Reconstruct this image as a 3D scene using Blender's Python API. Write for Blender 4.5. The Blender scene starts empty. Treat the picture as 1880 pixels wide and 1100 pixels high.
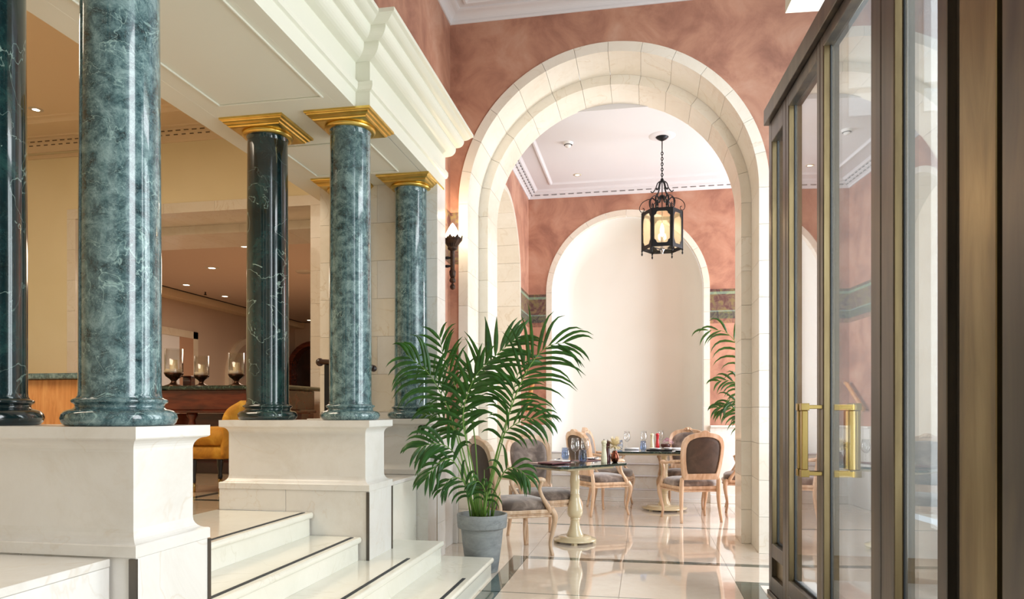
import bpy, bmesh, math, random
from mathutils import Vector, Matrix
from math import pi, sin, cos, radians as R
random.seed(7)
scene = bpy.context.scene
C = scene.collection

# ------------------------------------------------------------------ camera
FPX, CX, HY, EYE = 1300.0, 940.0, 758.0, 1.22
YAW = math.atan(244 / 1300)
cam_d = bpy.data.cameras.new('camera')
cam = bpy.data.objects.new('camera', cam_d); C.objects.link(cam)
cam_d.sensor_fit = 'HORIZONTAL'; cam_d.sensor_width = 36
cam_d.lens = 36 * FPX / 1880
cam_d.shift_y = (HY - 550) / 1880
cam_d.clip_start = 0.02; cam_d.clip_end = 200
cam.location = (0, 0, EYE); cam.rotation_euler = (pi / 2, 0, YAW)
scene.camera = cam

# ------------------------------------------------------------------ world and lights
w = bpy.data.worlds.new('world'); scene.world = w; w.use_nodes = True
bg = w.node_tree.nodes['Background']
bg.inputs[0].default_value = (0.88, 0.94, 1.0, 1); bg.inputs[1].default_value = 1.35

def area(name, loc, rot, sx, sy, power, col):
    l = bpy.data.lights.new(name, 'AREA'); l.shape = 'RECTANGLE'; l.size = sx; l.size_y = sy
    l.energy = power; l.color = col
    o = bpy.data.objects.new(name, l); C.objects.link(o); o.location = loc; o.rotation_euler = rot
    return o
DAY = (0.94, 0.98, 1.0); WARM = (1.0, 0.85, 0.66)
area('entrance_daylight', (2.6, 0.8, 2.6), (0, R(90), 0), 4.4, 1.6, 185, DAY)
area('door_glazing_daylight', (1.75, 3.9, 2.3), (0, R(90), 0), 3.6, 1.9, 190, DAY)        # street side, shines towards -X
area('dining_window_daylight', (3.4, 8.9, 2.0), (0, R(84), 0), 3.0, 2.0, 305, (0.88, 0.94, 1.0))   # window at the right of the dining room
area('rear_fill', (-0.4, -2.8, 2.6), (R(-90), 0, 0), 2.8, 3.6, 16, (1.0, 0.97, 0.92))  # added fill lamp behind the camera, no glazing there
area('hall_ceiling_lamp', (-5.0, 3.2, 4.4), (0, 0, 0), 2.6, 2.6, 190, WARM)
area('bar_room_lamp', (-5.4, 11.0, 3.4), (0, 0, 0), 3.0, 3.0, 150, (1.0, 0.82, 0.64))

scene.view_settings.view_transform = 'Standard'
scene.view_settings.look = 'None'
scene.view_settings.gamma = 1.0
scene.view_settings.exposure = -0.08
scene.view_settings.use_curve_mapping = False
scene.cycles.max_bounces = 10
scene.cycles.transparent_max_bounces = 16
scene.cycles.sample_clamp_indirect = 6.0

# ------------------------------------------------------------------ materials
def srgb(r, g, b):
    f = lambda c: (c / 255 / 12.92) if c / 255 <= 0.04045 else ((c / 255 + 0.055) / 1.055) ** 2.4
    return (f(r), f(g), f(b), 1)
class NT:
    def __init__(s, name):
        s.m = bpy.data.materials.new(name); s.m.use_nodes = True
        s.t = s.m.node_tree; s.n = s.t.nodes; s.p = s.n['Principled BSDF']; s.out = s.n['Material Output']
    def add(s, kind, **kw):
        n = s.n.new(kind)
        for k, v in kw.items():
            if k in n.inputs: n.inputs[k].default_value = v
            else: setattr(n, k, v)
        return n
    def link(s, a, b): s.t.links.new(a, b)
def plain(name, col, rough=0.5, metal=0.0, coat=0.0, emit=None, estr=0, spec=None, trans=0):
    k = NT(name); p = k.p
    p.inputs['Base Color'].default_value = col; p.inputs['Roughness'].default_value = rough
    p.inputs['Metallic'].default_value = metal; p.inputs['Coat Weight'].default_value = coat
    if emit: p.inputs['Emission Color'].default_value = emit; p.inputs['Emission Strength'].default_value = estr
    if spec is not None: p.inputs['Specular IOR Level'].default_value = spec
    if trans: p.inputs['Transmission Weight'].default_value = trans
    return k.m
def ramp(k, stops, fac):
    r = k.add('ShaderNodeValToRGB'); e = r.color_ramp.elements
    while len(e) < len(stops): e.new(0.5)
    for i, (p, c) in enumerate(stops): e[i].position = p; e[i].color = c
    k.link(fac, r.inputs['Fac']); return r
def coords(k, per_object=False, scale=(1, 1, 1)):
    tc = k.add('ShaderNodeTexCoord')
    if per_object:
        src = tc.outputs['Object']
        oi = k.add('ShaderNodeObjectInfo')
        mul = k.add('ShaderNodeVectorMath', operation='SCALE'); mul.inputs[3].default_value = 37.0
        cmb = k.add('ShaderNodeCombineXYZ')
        for i in range(3): k.link(oi.outputs['Random'], cmb.inputs[i])
        k.link(cmb.outputs[0], mul.inputs[0])
        ad = k.add('ShaderNodeVectorMath', operation='ADD'); k.link(src, ad.inputs[0]); k.link(mul.outputs[0], ad.inputs[1])
        src = ad.outputs[0]
    else:
        geo = k.add('ShaderNodeNewGeometry'); src = geo.outputs['Position']
    mp = k.add('ShaderNodeMapping'); mp.inputs['Scale'].default_value = scale; k.link(src, mp.inputs['Vector'])
    return mp.outputs['Vector']
def noisy(name, stops, scale=2.0, detail=6, rough=0.5, distort=0.6, metal=0, coat=0, bump=0.0, bscale=40, per_object=False, stretch=(1, 1, 1), nr=0.55):
    k = NT(name); v = coords(k, per_object, stretch)
    n = k.add('ShaderNodeTexNoise'); n.inputs['Scale'].default_value = scale; n.inputs['Detail'].default_value = detail
    n.inputs['Roughness'].default_value = nr; n.inputs['Distortion'].default_value = distort
    k.link(v, n.inputs['Vector'])
    r = ramp(k, stops, n.outputs['Fac']); k.link(r.outputs['Color'], k.p.inputs['Base Color'])
    k.p.inputs['Roughness'].default_value = rough; k.p.inputs['Metallic'].default_value = metal; k.p.inputs['Coat Weight'].default_value = coat
    if bump:
        b = k.add('ShaderNodeBump'); b.inputs['Strength'].default_value = bump; b.inputs['Distance'].default_value = 0.01
        n2 = k.add('ShaderNodeTexNoise'); n2.inputs['Scale'].default_value = bscale; k.link(v, n2.inputs['Vector'])
        k.link(n2.outputs['Fac'], b.inputs['Height']); k.link(b.outputs['Normal'], k.p.inputs['Normal'])
    return k.m
def veined(name, base_stops, vein_col, vscale=2.2, vwidth=0.035, vein_amt=0.7, rough=0.12, scale=3.0, coat=0.3, per_object=True, stretch=(1, 1, 1), fine=0.0, fine_col=None, distort=1.2, spec=0.5):
    """marble: cloudy ground, thin wandering veins from noise contour lines, optional fine fibres"""
    k = NT(name); v = coords(k, per_object, stretch)
    n = k.add('ShaderNodeTexNoise'); n.inputs['Scale'].default_value = scale; n.inputs['Detail'].default_value = 8; n.inputs['Distortion'].default_value = distort * .35; n.inputs['Roughness'].default_value = 0.74
    k.link(v, n.inputs['Vector'])
    r = ramp(k, base_stops, n.outputs['Fac']); col = r.outputs['Color']
    def contour(sc, width, dist, amt, colour, col, off):
        mp = k.add('ShaderNodeMapping'); mp.inputs['Location'].default_value = (off, off * 1.7, -off); k.link(v, mp.inputs['Vector'])
        a = k.add('ShaderNodeTexNoise'); a.inputs['Scale'].default_value = sc; a.inputs['Detail'].default_value = 5; a.inputs['Distortion'].default_value = dist
        k.link(mp.outputs[0], a.inputs['Vector'])
        s = k.add('ShaderNodeMath', operation='SUBTRACT'); k.link(a.outputs['Fac'], s.inputs[0]); s.inputs[1].default_value = 0.5
        ab = k.add('ShaderNodeMath', operation='ABSOLUTE'); k.link(s.outputs[0], ab.inputs[0])
        mr = k.add('ShaderNodeMapRange'); mr.inputs['From Min'].default_value = 0.0; mr.inputs['From Max'].default_value = width
        mr.inputs['To Min'].default_value = amt; mr.inputs['To Max'].default_value = 0.0; k.link(ab.outputs[0], mr.inputs['Value'])
        # veins fade in and out along their run
        m2 = k.add('ShaderNodeTexNoise'); m2.inputs['Scale'].default_value = sc * 0.8; k.link(v, m2.inputs['Vector'])
        mr2 = k.add('ShaderNodeMapRange'); mr2.inputs['From Min'].default_value = 0.38; mr2.inputs['From Max'].default_value = 0.6; k.link(m2.outputs['Fac'], mr2.inputs['Value'])
        mu = k.add('ShaderNodeMath', operation='MULTIPLY'); k.link(mr.outputs[0], mu.inputs[0]); k.link(mr2.outputs[0], mu.inputs[1])
        mx = k.add('ShaderNodeMix', data_type='RGBA'); k.link(mu.outputs[0], mx.inputs[0]); k.link(col, mx.inputs[6]); mx.inputs[7].default_value = colour
        return mx.outputs[2]
    if fine: col = contour(vscale * 5.5, vwidth * 1.5, distort * 1.6, fine, fine_col or vein_col, col, 3.1); col = contour(vscale * 9, vwidth * 1.6, distort * 2, fine * 0.8, fine_col or vein_col, col, 5.7)
    col = contour(vscale, vwidth, distort, vein_amt, vein_col, col, 1.3)
    k.link(col, k.p.inputs['Base Color'])
    k.p.inputs['Roughness'].default_value = rough; k.p.inputs['Coat Weight'].default_value = coat; k.p.inputs['Coat Roughness'].default_value = 0.03
    k.p.inputs['Specular IOR Level'].default_value = spec
    return k.m
def glass(name, tint=(1, 1, 1, 1), boost=1.0, rough=0.0, haze=0.0, haze_col=(1, 1, 1, 1)):
    """thin pane: transparent with Schlick reflection, optionally a little frosting"""
    k = NT(name); k.n.remove(k.p)
    tr = k.add('ShaderNodeBsdfTransparent'); tr.inputs[0].default_value = tint
    gl = k.add('ShaderNodeBsdfGlossy'); gl.inputs['Roughness'].default_value = rough
    lw = k.add('ShaderNodeLayerWeight'); lw.inputs['Blend'].default_value = 0.5
    pw = k.add('ShaderNodeMath', operation='POWER'); pw.inputs[1].default_value = 4.0; k.link(lw.outputs['Facing'], pw.inputs[0])
    ma = k.add('ShaderNodeMath', operation='MULTIPLY_ADD', use_clamp=True); ma.inputs[1].default_value = 0.9 * boost; ma.inputs[2].default_value = 0.05 * boost
    k.link(pw.outputs[0], ma.inputs[0])
    mx = k.add('ShaderNodeMixShader'); k.link(ma.outputs[0], mx.inputs[0]); k.link(gl.outputs[0], mx.inputs[2])
    base = tr.outputs[0]
    if haze:
        tl = k.add('ShaderNodeBsdfTranslucent'); tl.inputs[0].default_value = haze_col
        m2 = k.add('ShaderNodeMixShader'); m2.inputs[0].default_value = haze; k.link(base, m2.inputs[1]); k.link(tl.outputs[0], m2.inputs[2]); base = m2.outputs[0]
    k.link(base, mx.inputs[1]); k.link(mx.outputs[0], k.out.inputs['Surface'])
    return k.m

M = {}
g1, g2, g3, g4 = srgb(22, 46, 52), srgb(56, 86, 92), srgb(92, 120, 124), srgb(134, 160, 160)
M['green'] = veined('green_marble', [(0.36, g1), (0.46, g2), (0.54, g3), (0.68, g4)], srgb(165, 195, 190), vscale=5.0, vwidth=0.009, vein_amt=0.75, scale=15.0, rough=0.14, coat=0.7, fine=0.8, fine_col=srgb(158, 186, 184), distort=1.3)
M['green_dark'] = veined('dark_green_marble', [(0.36, srgb(5, 18, 22)), (0.52, srgb(15, 42, 46)), (0.66, srgb(38, 72, 70)), (0.8, srgb(80, 108, 88))], srgb(180, 205, 195), vscale=2.6, vwidth=0.006, vein_amt=0.8, scale=4.4, rough=0.14, coat=0.7, fine=0.22, fine_col=srgb(88, 122, 112), distort=1.4)
M['top_green'] = veined('dark_green_marble_top', [(0.35, srgb(12, 26, 26)), (0.55, srgb(30, 52, 48)), (0.75, srgb(60, 86, 74))], srgb(120, 145, 120), vscale=8, vwidth=0.02, scale=14, rough=0.08, coat=0.5)
cm = lambda f=1.0: [(0.3, srgb(226 * f, 220 * f, 211 * f)), (0.5, srgb(236 * f, 232 * f, 226 * f)), (0.75, srgb(242 * f, 239 * f, 235 * f))]
M['marble'] = veined('cream_marble', cm(0.97), srgb(205, 186, 160), vscale=1.6, vwidth=0.012, vein_amt=0.35, scale=2.2, rough=0.3, coat=0.15, distort=1.5)
M['marble_warm'] = veined('warm_cream_marble', [(0.3, srgb(222, 208, 186)), (0.5, srgb(230, 218, 198)), (0.75, srgb(234, 225, 208))], srgb(204, 182, 150), vscale=1.8, vwidth=0.014, vein_amt=0.4, scale=2.6, rough=0.3, coat=0.15, distort=1.5)
M['step'] = veined('polished_step_marble', [(0.3, srgb(232, 228, 214)), (0.7, srgb(240, 237, 226))], srgb(200, 190, 165), vscale=1.8, vwidth=0.01, vein_amt=0.3, scale=2, rough=0.14, coat=0.3)
M['tile'] = veined('cream_floor_marble', [(0.3, srgb(216, 202, 186)), (0.5, srgb(226, 213, 198)), (0.75, srgb(232, 221, 208))], srgb(205, 184, 160), vscale=1.6, vwidth=0.012, vein_amt=0.3, scale=1.6, rough=0.045, coat=0.6, spec=0.7)
M['tile_warm'] = veined('hall_floor_marble', [(0.3, srgb(208, 180, 148)), (0.7, srgb(220, 194, 164))], srgb(190, 140, 95), vscale=1.6, vwidth=0.012, vein_amt=0.3, scale=1.6, rough=0.06, coat=0.5)
M['tile_green'] = veined('green_floor_marble', [(0.35, srgb(38, 56, 54)), (0.55, srgb(62, 84, 80)), (0.75, srgb(92, 112, 106))], srgb(140, 165, 155), vscale=3, vwidth=0.015, vein_amt=0.4, scale=5, rough=0.05, coat=0.5)
M['tile_grey'] = plain('grey_floor_strip', srgb(120, 130, 122), 0.06, coat=0.5)
M['grout'] = plain('floor_grout', srgb(120, 104, 88), 0.6)
M['joint'] = plain('wall_joint_mortar', srgb(178, 160, 134), 0.8)
M['pink'] = noisy('terracotta_plaster', [(0.26, srgb(136, 92, 76)), (0.42, srgb(166, 116, 96)), (0.55, srgb(186, 136, 112)), (0.74, srgb(200, 158, 136))], scale=2.6, detail=8, rough=0.55, distort=0.5, bump=0.08, bscale=30, nr=0.6)
M['cream'] = plain('cream_paint', srgb(228, 227, 212), 0.45)
M['white'] = plain('white_ceiling_paint', srgb(216, 213, 215), 0.6)
M['niche'] = noisy('off_white_plaster', [(0.3, srgb(232, 229, 220)), (0.7, srgb(240, 238, 231))], scale=0.8, detail=2, rough=0.6)
M['yellow'] = noisy('warm_yellow_wall_paint', [(0.3, srgb(234, 220, 182)), (0.7, srgb(240, 227, 192))], scale=0.8, detail=2, rough=0.6)
M['hall_ceiling'] = plain('hall_ceiling_paint', srgb(228, 205, 172), 0.6)
M['bar_wall'] = plain('bar_room_wall_paint', srgb(206, 184, 166), 0.7)
M['slot'] = plain('dark_slot', srgb(40, 34, 30), 0.7); M['slot_grey'] = plain('grey_slot', srgb(128, 124, 122), 0.7); M['slot_brown'] = plain('brown_slot', srgb(96, 78, 58), 0.7)
M['gold'] = noisy('brushed_gilt', [(0.3, srgb(206, 172, 84)), (0.7, srgb(230, 200, 116))], scale=8, metal=1.0, rough=0.3, detail=3)
M['brass'] = noisy('aged_brass', [(0.3, srgb(150, 124, 72)), (0.7, srgb(184, 158, 100))], scale=6, metal=1.0, rough=0.3, stretch=(1, 1, 0.3))
M['bronze'] = noisy('patinated_bronze', [(0.3, srgb(84, 80, 76)), (0.5, srgb(102, 95, 88)), (0.75, srgb(124, 112, 96))], scale=4, metal=0.85, rough=0.36, stretch=(2, 2, 0.25))
M['bronze_gold'] = noisy('golden_bronze', [(0.3, srgb(112, 96, 72)), (0.55, srgb(138, 120, 88)), (0.8, srgb(160, 142, 108))], scale=5, metal=0.9, rough=0.34, stretch=(2, 2, 0.3))
M['gasket'] = plain('black_rubber_gasket', srgb(22, 26, 30), 0.6)
M['pane'] = glass('door_glass', (0.95, 0.98, 0.98, 1), boost=1.9)
M['iron'] = plain('wrought_iron', srgb(36, 36, 38), 0.42, metal=0.7)
M['iron_brown'] = noisy('brown_cast_iron', [(0.3, srgb(40, 30, 26)), (0.7, srgb(86, 62, 48))], scale=20, metal=0.6, rough=0.4)
M['lamp_pane'] = glass('lantern_glass', (1.0, 0.95, 0.84, 1), boost=1.0, haze=0.15, haze_col=(1.0, 0.86, 0.6, 1))
M['bulb'] = plain('lit_bulb', (1, 0.9, 0.7, 1), 0.5, emit=(1.0, 0.78, 0.48, 1), estr=26)
M['torch_glass'] = plain('lit_torch_glass', (1, 0.95, 0.88, 1), 0.4, emit=(1.0, 0.82, 0.60, 1), estr=9)
M['down'] = plain('lit_downlight', (1, 0.95, 0.85, 1), 0.5, emit=(1.0, 0.85, 0.62, 1), estr=8)
M['trim_ring'] = plain('downlight_ring', srgb(200, 188, 170), 0.4)
M['strip'] = plain('black_anti_slip', srgb(42, 48, 54), 0.6)
M['wood'] = noisy('limed_beech', [(0.3, srgb(188, 148, 114)), (0.5, srgb(208, 174, 142)), (0.75, srgb(230, 206, 182))], scale=6, rough=0.38, stretch=(3, 3, 0.5), coat=0.2, per_object=True)
M['velvet'] = noisy('taupe_velvet', [(0.36, srgb(84, 70, 62)), (0.5, srgb(116, 100, 90)), (0.66, srgb(160, 144, 132))], scale=7, rough=0.85, per_object=True)
M['velvet'].node_tree.nodes['Principled BSDF'].inputs['Sheen Weight'].default_value = 0.6
M['velvet_back'] = noisy('brown_leather_back', [(0.3, srgb(62, 46, 34)), (0.6, srgb(80, 62, 48)), (0.8, srgb(96, 78, 60))], scale=9, rough=0.6, per_object=True)
M['ivory'] = plain('ivory_lacquer', srgb(216, 200, 164), 0.2, coat=0.5)
M['mill'] = plain('cream_lacquered_wood', srgb(226, 220, 188), 0.25, coat=0.4)
M['mill_dark'] = plain('dark_red_wood', srgb(78, 22, 30), 0.25, coat=0.4)
M['mill_red'] = plain('red_lacquered_wood', srgb(198, 32, 42), 0.25, coat=0.4)
M['steel'] = plain('polished_steel', srgb(190, 190, 190), 0.15, metal=1)
M['drink'] = glass('drinking_glass', (0.985, 0.99, 0.99, 1), boost=2.2)
M['drink_blue'] = glass('blue_tinted_glass', (0.74, 0.81, 0.92, 1), boost=1.6)
M['copper'] = plain('dark_copper', srgb(128, 74, 58), 0.22, metal=1)
M['petal'] = plain('cream_petals', srgb(244, 228, 190), 0.6)
M['orchid'] = plain('magenta_petals', srgb(198, 78, 158), 0.6)
M['orchid_pale'] = plain('pale_pink_petals', srgb(236, 200, 220), 0.6)
M['brown'] = plain('dark_brown_ceramic', srgb(70, 34, 28), 0.35)
M['linen'] = plain('white_linen', srgb(238, 238, 240), 0.8)
M['china'] = plain('white_china', srgb(240, 242, 246), 0.12, coat=0.5)
M['maroon'] = plain('maroon_leather', srgb(92, 34, 44), 0.45)
M['mat_pink'] = plain('dusty_pink_mat', srgb(196, 168, 160), 0.7)
M['black'] = plain('black_lacquer', srgb(20, 20, 22), 0.3)
M['pot'] = veined('grey_clay', [(0.3, srgb(118, 122, 124)), (0.5, srgb(140, 144, 146)), (0.75, srgb(166, 168, 168))], srgb(92, 96, 98), vscale=3, vwidth=0.02, vein_amt=0.45, scale=4, rough=0.7, coat=0, stretch=(1, 1, 2.6))
M['soil'] = noisy('potting_soil', [(0.3, srgb(34, 26, 20)), (0.7, srgb(66, 50, 38))], scale=30, rough=0.95)
def leaf_mat(name, a, b):
    k = NT(name); v = coords(k, False)
    n = k.add('ShaderNodeTexNoise'); n.inputs['Scale'].default_value = 14; k.link(v, n.inputs['Vector'])
    r = ramp(k, [(0.3, a), (0.7, b)], n.outputs['Fac']); k.link(r.outputs['Color'], k.p.inputs['Base Color'])
    k.p.inputs['Roughness'].default_value = 0.38
    tl = k.add('ShaderNodeBsdfTranslucent'); tl.inputs[0].default_value = srgb(96, 150, 40)
    mx = k.add('ShaderNodeMixShader'); mx.inputs[0].default_value = 0.16
    k.link(k.p.outputs[0], mx.inputs[1]); k.link(tl.outputs[0], mx.inputs[2]); k.link(mx.outputs[0], k.out.inputs['Surface'])
    return k.m
M['leaf'] = leaf_mat('palm_leaf', srgb(16, 56, 18), srgb(46, 100, 32))
M['stalk'] = plain('palm_stalk', srgb(112, 150, 66), 0.45)
M['mahogany'] = noisy('mahogany', [(0.3, srgb(58, 20, 10)), (0.5, srgb(92, 36, 20)), (0.75, srgb(120, 54, 30))], scale=5, rough=0.22, coat=0.4, stretch=(0.5, 2, 3))
M['dark_wood'] = noisy('dark_wood', [(0.3, srgb(24, 10, 8)), (0.7, srgb(58, 26, 18))], scale=4, rough=0.35, coat=0.2)
M['oak'] = noisy('honey_oak', [(0.3, srgb(176, 112, 58)), (0.5, srgb(204, 142, 84)), (0.75, srgb(222, 166, 106))], scale=5, rough=0.35, stretch=(4, 4, 0.5), coat=0.2)
M['oak'].node_tree.nodes['Principled BSDF'].inputs['Coat Weight'].default_value = 0.1
M['mustard'] = noisy('mustard_velvet', [(0.3, srgb(150, 96, 16)), (0.5, srgb(188, 128, 28)), (0.75, srgb(216, 164, 56))], scale=9, rough=0.8, per_object=True)
M['candle'] = plain('cream_wax', srgb(244, 226, 186), 0.6)
M['sand'] = plain('pale_sand', srgb(226, 206, 180), 0.9)
M['smoked'] = plain('smoked_bronze_metal', srgb(92, 66, 52), 0.15, metal=0.8)
M['plastic'] = plain('white_plastic', srgb(236, 234, 232), 0.4)
M['facade'] = noisy('pale_stone_facade', [(0.3, srgb(196, 197, 196)), (0.7, srgb(210, 211, 210))], scale=1.0, rough=0.8)
M['street'] = noisy('street_paving', [(0.3, srgb(150, 150, 148)), (0.7, srgb(176, 175, 172))], scale=3, rough=0.85)
M['sky_pane'] = plain('sky_bright_window_glass', srgb(240, 246, 250), 0.08, coat=0.6)  # opaque panes, sky brightness painted into their pale colour
def frieze_mat():
    k = NT('painted_frieze')
    geo = k.add('ShaderNodeNewGeometry'); sep = k.add('ShaderNodeSeparateXYZ'); k.link(geo.outputs['Position'], sep.inputs[0])
    mr = k.add('ShaderNodeMapRange'); mr.inputs['From Min'].default_value = 2.43; mr.inputs['From Max'].default_value = 2.89
    k.link(sep.outputs['Z'], mr.inputs['Value'])
    r = ramp(k, [(0.0, srgb(150, 96, 80)), (0.12, srgb(132, 84, 72)), (0.13, srgb(44, 66, 62)), (0.33, srgb(50, 70, 66)), (0.335, srgb(118, 150, 142)), (0.37, srgb(118, 150, 142)), (0.375, srgb(98, 66, 58)), (0.84, srgb(108, 74, 62)), (0.845, srgb(124, 160, 138)), (0.92, srgb(124, 160, 138)), (0.925, srgb(70, 32, 34)), (1.0, srgb(70, 32, 34))], mr.outputs[0])
    r.color_ramp.interpolation = 'CONSTANT'
    v = coords(k); n = k.add('ShaderNodeTexNoise'); n.inputs['Scale'].default_value = 9; n.inputs['Distortion'].default_value = 2.5; k.link(v, n.inputs['Vector'])
    r2 = ramp(k, [(0.35, srgb(84, 44, 50)), (0.5, srgb(128, 108, 90)), (0.62, srgb(150, 146, 82)), (0.75, srgb(176, 130, 104))], n.outputs['Fac'])
    mx = k.add('ShaderNodeMix', data_type='RGBA'); mx.inputs[0].default_value = 0.42; k.link(r.outputs[0], mx.inputs[6]); k.link(r2.outputs[0], mx.inputs[7])
    k.link(mx.outputs[2], k.p.inputs['Base Color']); k.p.inputs['Roughness'].default_value = 0.55
    return k.m
M['frieze'] = frieze_mat()

# ------------------------------------------------------------------ mesh helpers
class MB:
    def __init__(s): s.v = []; s.f = []; s.sm = []
    def _add(s, vs, fs, smooth=False):
        b = len(s.v); s.v += [tuple(p) for p in vs]; s.f += [tuple(i + b for i in f) for f in fs]; s.sm += [smooth] * len(fs); return s
    def box(s, x0, x1, y0, y1, z0, z1):
        return s._add([(x0, y0, z0), (x1, y0, z0), (x1, y1, z0), (x0, y1, z0), (x0, y0, z1), (x1, y0, z1), (x1, y1, z1), (x0, y1, z1)],
                      [(0, 3, 2, 1), (4, 5, 6, 7), (0, 1, 5, 4), (1, 2, 6, 5), (2, 3, 7, 6), (3, 0, 4, 7)])
    def lathe(s, prof, c=(0, 0, 0), n=32, smooth=True, arc=None, closed=True):
        vs = []; fs = []
        for r, z in prof:
            for i in range(n):
                a = 2 * pi * i / n; vs.append((c[0] + r * cos(a), c[1] + r * sin(a), c[2] + z))
        for j in range(len(prof) - 1):
            for i in range(n):
                k = (i + 1) % n; fs.append((j * n + i, j * n + k, (j + 1) * n + k, (j + 1) * n + i))
        s._add(vs, fs, smooth)
        if closed:
            b = len(s.v) - len(vs)
            if prof[0][0] > 1e-5: s.f.append(tuple(b + i for i in reversed(range(n)))); s.sm.append(False)
            if prof[-1][0] > 1e-5: s.f.append(tuple(b + (len(prof) - 1) * n + i for i in range(n))); s.sm.append(False)
        return s
    def tube(s, pts, rad, n=8, cap=True, flat=1.0, smooth=True, up=None):
        """tube along points; rad number or list; flat squashes the second axis"""
        P = [Vector(p) for p in pts]; m = len(P)
        rad = rad if hasattr(rad, '__len__') else [rad] * m
        vs = []; fs = []; prev = None
        for i, p in enumerate(P):
            t = (P[min(i + 1, m - 1)] - P[max(i - 1, 0)]).normalized()
            if prev is None:
                u = Vector(up) if up else (Vector((0, 0, 1)) if abs(t.z) < 0.9 else Vector((1, 0, 0)))
            else: u = prev
            a = (u - t * u.dot(t)).normalized(); prev = a; b = t.cross(a)
            for k in range(n):
                th = 2 * pi * (k + 0.5) / n; vs.append(p + a * (rad[i] * cos(th)) + b * (rad[i] * flat * sin(th)))
        for i in range(m - 1):
            for k in range(n):
                q = (k + 1) % n; fs.append((i * n + k, i * n + q, (i + 1) * n + q, (i + 1) * n + k))
        if cap: fs.append(tuple(reversed(range(n)))); fs.append(tuple((m - 1) * n + k for k in range(n)))
        return s._add(vs, fs, smooth)
    def prism(s, poly, d0, d1, axis='y', smooth=False):
        """closed 2D polygon extruded; axis y: poly (x,z); axis z: (x,y); axis x: (y,z)"""
        mk = {'y': lambda p, d: (p[0], d, p[1]), 'z': lambda p, d: (p[0], p[1], d), 'x': lambda p, d: (d, p[0], p[1])}[axis]
        n = len(poly); vs = [mk(p, d0) for p in poly] + [mk(p, d1) for p in poly]
        fs = [tuple(range(n)), tuple(reversed(range(n, 2 * n)))]
        s._add(vs, fs); s._add([], [])
        b = len(s.v) - 2 * n
        for i in range(n):
            k = (i + 1) % n; s.f.append((b + i, b + n + i, b + n + k, b + k)); s.sm.append(smooth)
        return s
    def sphere(s, c, r, n=12, sz=1.0):
        prof = [(max(r * sin(pi * i / (n // 2 + 2)), 1e-6), -r * sz * cos(pi * i / (n // 2 + 2))) for i in range(n // 2 + 3)]
        return s.lathe(prof, c, n, closed=False)
    def xf(s, mat):
        s.v = [tuple(mat @ Vector(p)) for p in s.v]; return s
    def join(s, o): return_b = len(s.v); s.v += o.v; s.f += [tuple(i + return_b for i in f) for f in o.f]; s.sm += o.sm; return s
    def build(s, name, mat, parent=None, bevel=0, seg=1, subsurf=0):
        me = bpy.data.meshes.new(name); me.from_pydata(s.v, [], s.f); me.update()
        bm = bmesh.new(); bm.from_mesh(me); bmesh.ops.recalc_face_normals(bm, faces=bm.faces); bm.to_mesh(me); bm.free()
        if len(me.polygons) == len(s.sm): me.polygons.foreach_set('use_smooth', s.sm)
        me.materials.append(mat if not isinstance(mat, str) else M[mat])
        o = bpy.data.objects.new(name, me); C.objects.link(o)
        if parent: o.parent = parent
        if bevel:
            b = o.modifiers.new('bevel', 'BEVEL'); b.width = bevel; b.segments = seg; b.limit_method = 'ANGLE'; b.angle_limit = R(40)
        if subsurf:
            q = o.modifiers.new('sub', 'SUBSURF'); q.levels = subsurf; q.render_levels = subsurf
        return o
def thing(name, label, cat, loc=(0, 0, 0), rz=0, group=None):
    o = bpy.data.objects.new(name, None); C.objects.link(o); o.empty_display_size = 0.1
    o.location = loc; o.rotation_euler = (0, 0, rz); o['label'] = label; o['category'] = cat
    if group: o['group'] = group
    return o
def tag(o, label, cat, group=None):
    o['label'] = label; o['category'] = cat
    if group: o['group'] = group
    return o
def struct(name, mb, mat, bevel=0, label=None, cat=None):
    o = mb.build(name, mat, bevel=bevel); o['kind'] = 'structure'
    if label: o['label'] = label
    if cat: o['category'] = cat
    return o
def sroot(name, label=None):
    o = bpy.data.objects.new(name, None); C.objects.link(o); o['kind'] = 'structure'
    if label: o['label'] = label
    return o
def dup(root, loc, rz, label, group=None):
    r = root.copy(); C.objects.link(r); r.location = loc; r.rotation_euler = (0, 0, rz); r['label'] = label
    if group: r['group'] = group
    for ch in list(root.children):
        c = ch.copy(); C.objects.link(c); c.parent = r
        for g in ch.children:
            d = g.copy(); C.objects.link(d); d.parent = c
    return r
CO, SI = cos(YAW), sin(YAW)
def dirn(px, py):
    a = (px - CX) / FPX; return Vector((a * CO - SI, a * SI + CO, -(py - HY) / FPX))
def onz(px, py, z):
    d = dirn(px, py); t = (z - EYE) / d.z; return (d.x * t, d.y * t, z)
def ony(px, py, Y):
    d = dirn(px, py); t = Y / d.y; return (d.x * t, Y, EYE + d.z * t)
def arc(cx, cz, r, a0, a1, n): return [(cx + r * cos(a0 + (a1 - a0) * i / n), cz + r * sin(a0 + (a1 - a0) * i / n)) for i in range(n + 1)]
def bez(P, n=14):
    """smooth curve through the points (Catmull-Rom)"""
    P = [Vector(p) for p in P]; Q = [P[0] * 2 - P[1]] + P + [P[-1] * 2 - P[-2]]; out = []
    for i in range(1, len(Q) - 2):
        for k in range(n):
            t = k / n; a, b, c, d = Q[i - 1], Q[i], Q[i + 1], Q[i + 2]
            out.append(0.5 * ((2 * b) + (c - a) * t + (2 * a - 5 * b + 4 * c - d) * t * t + (3 * b - a - 3 * c + d) * t ** 3))
    out.append(P[-1]); return out
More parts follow.
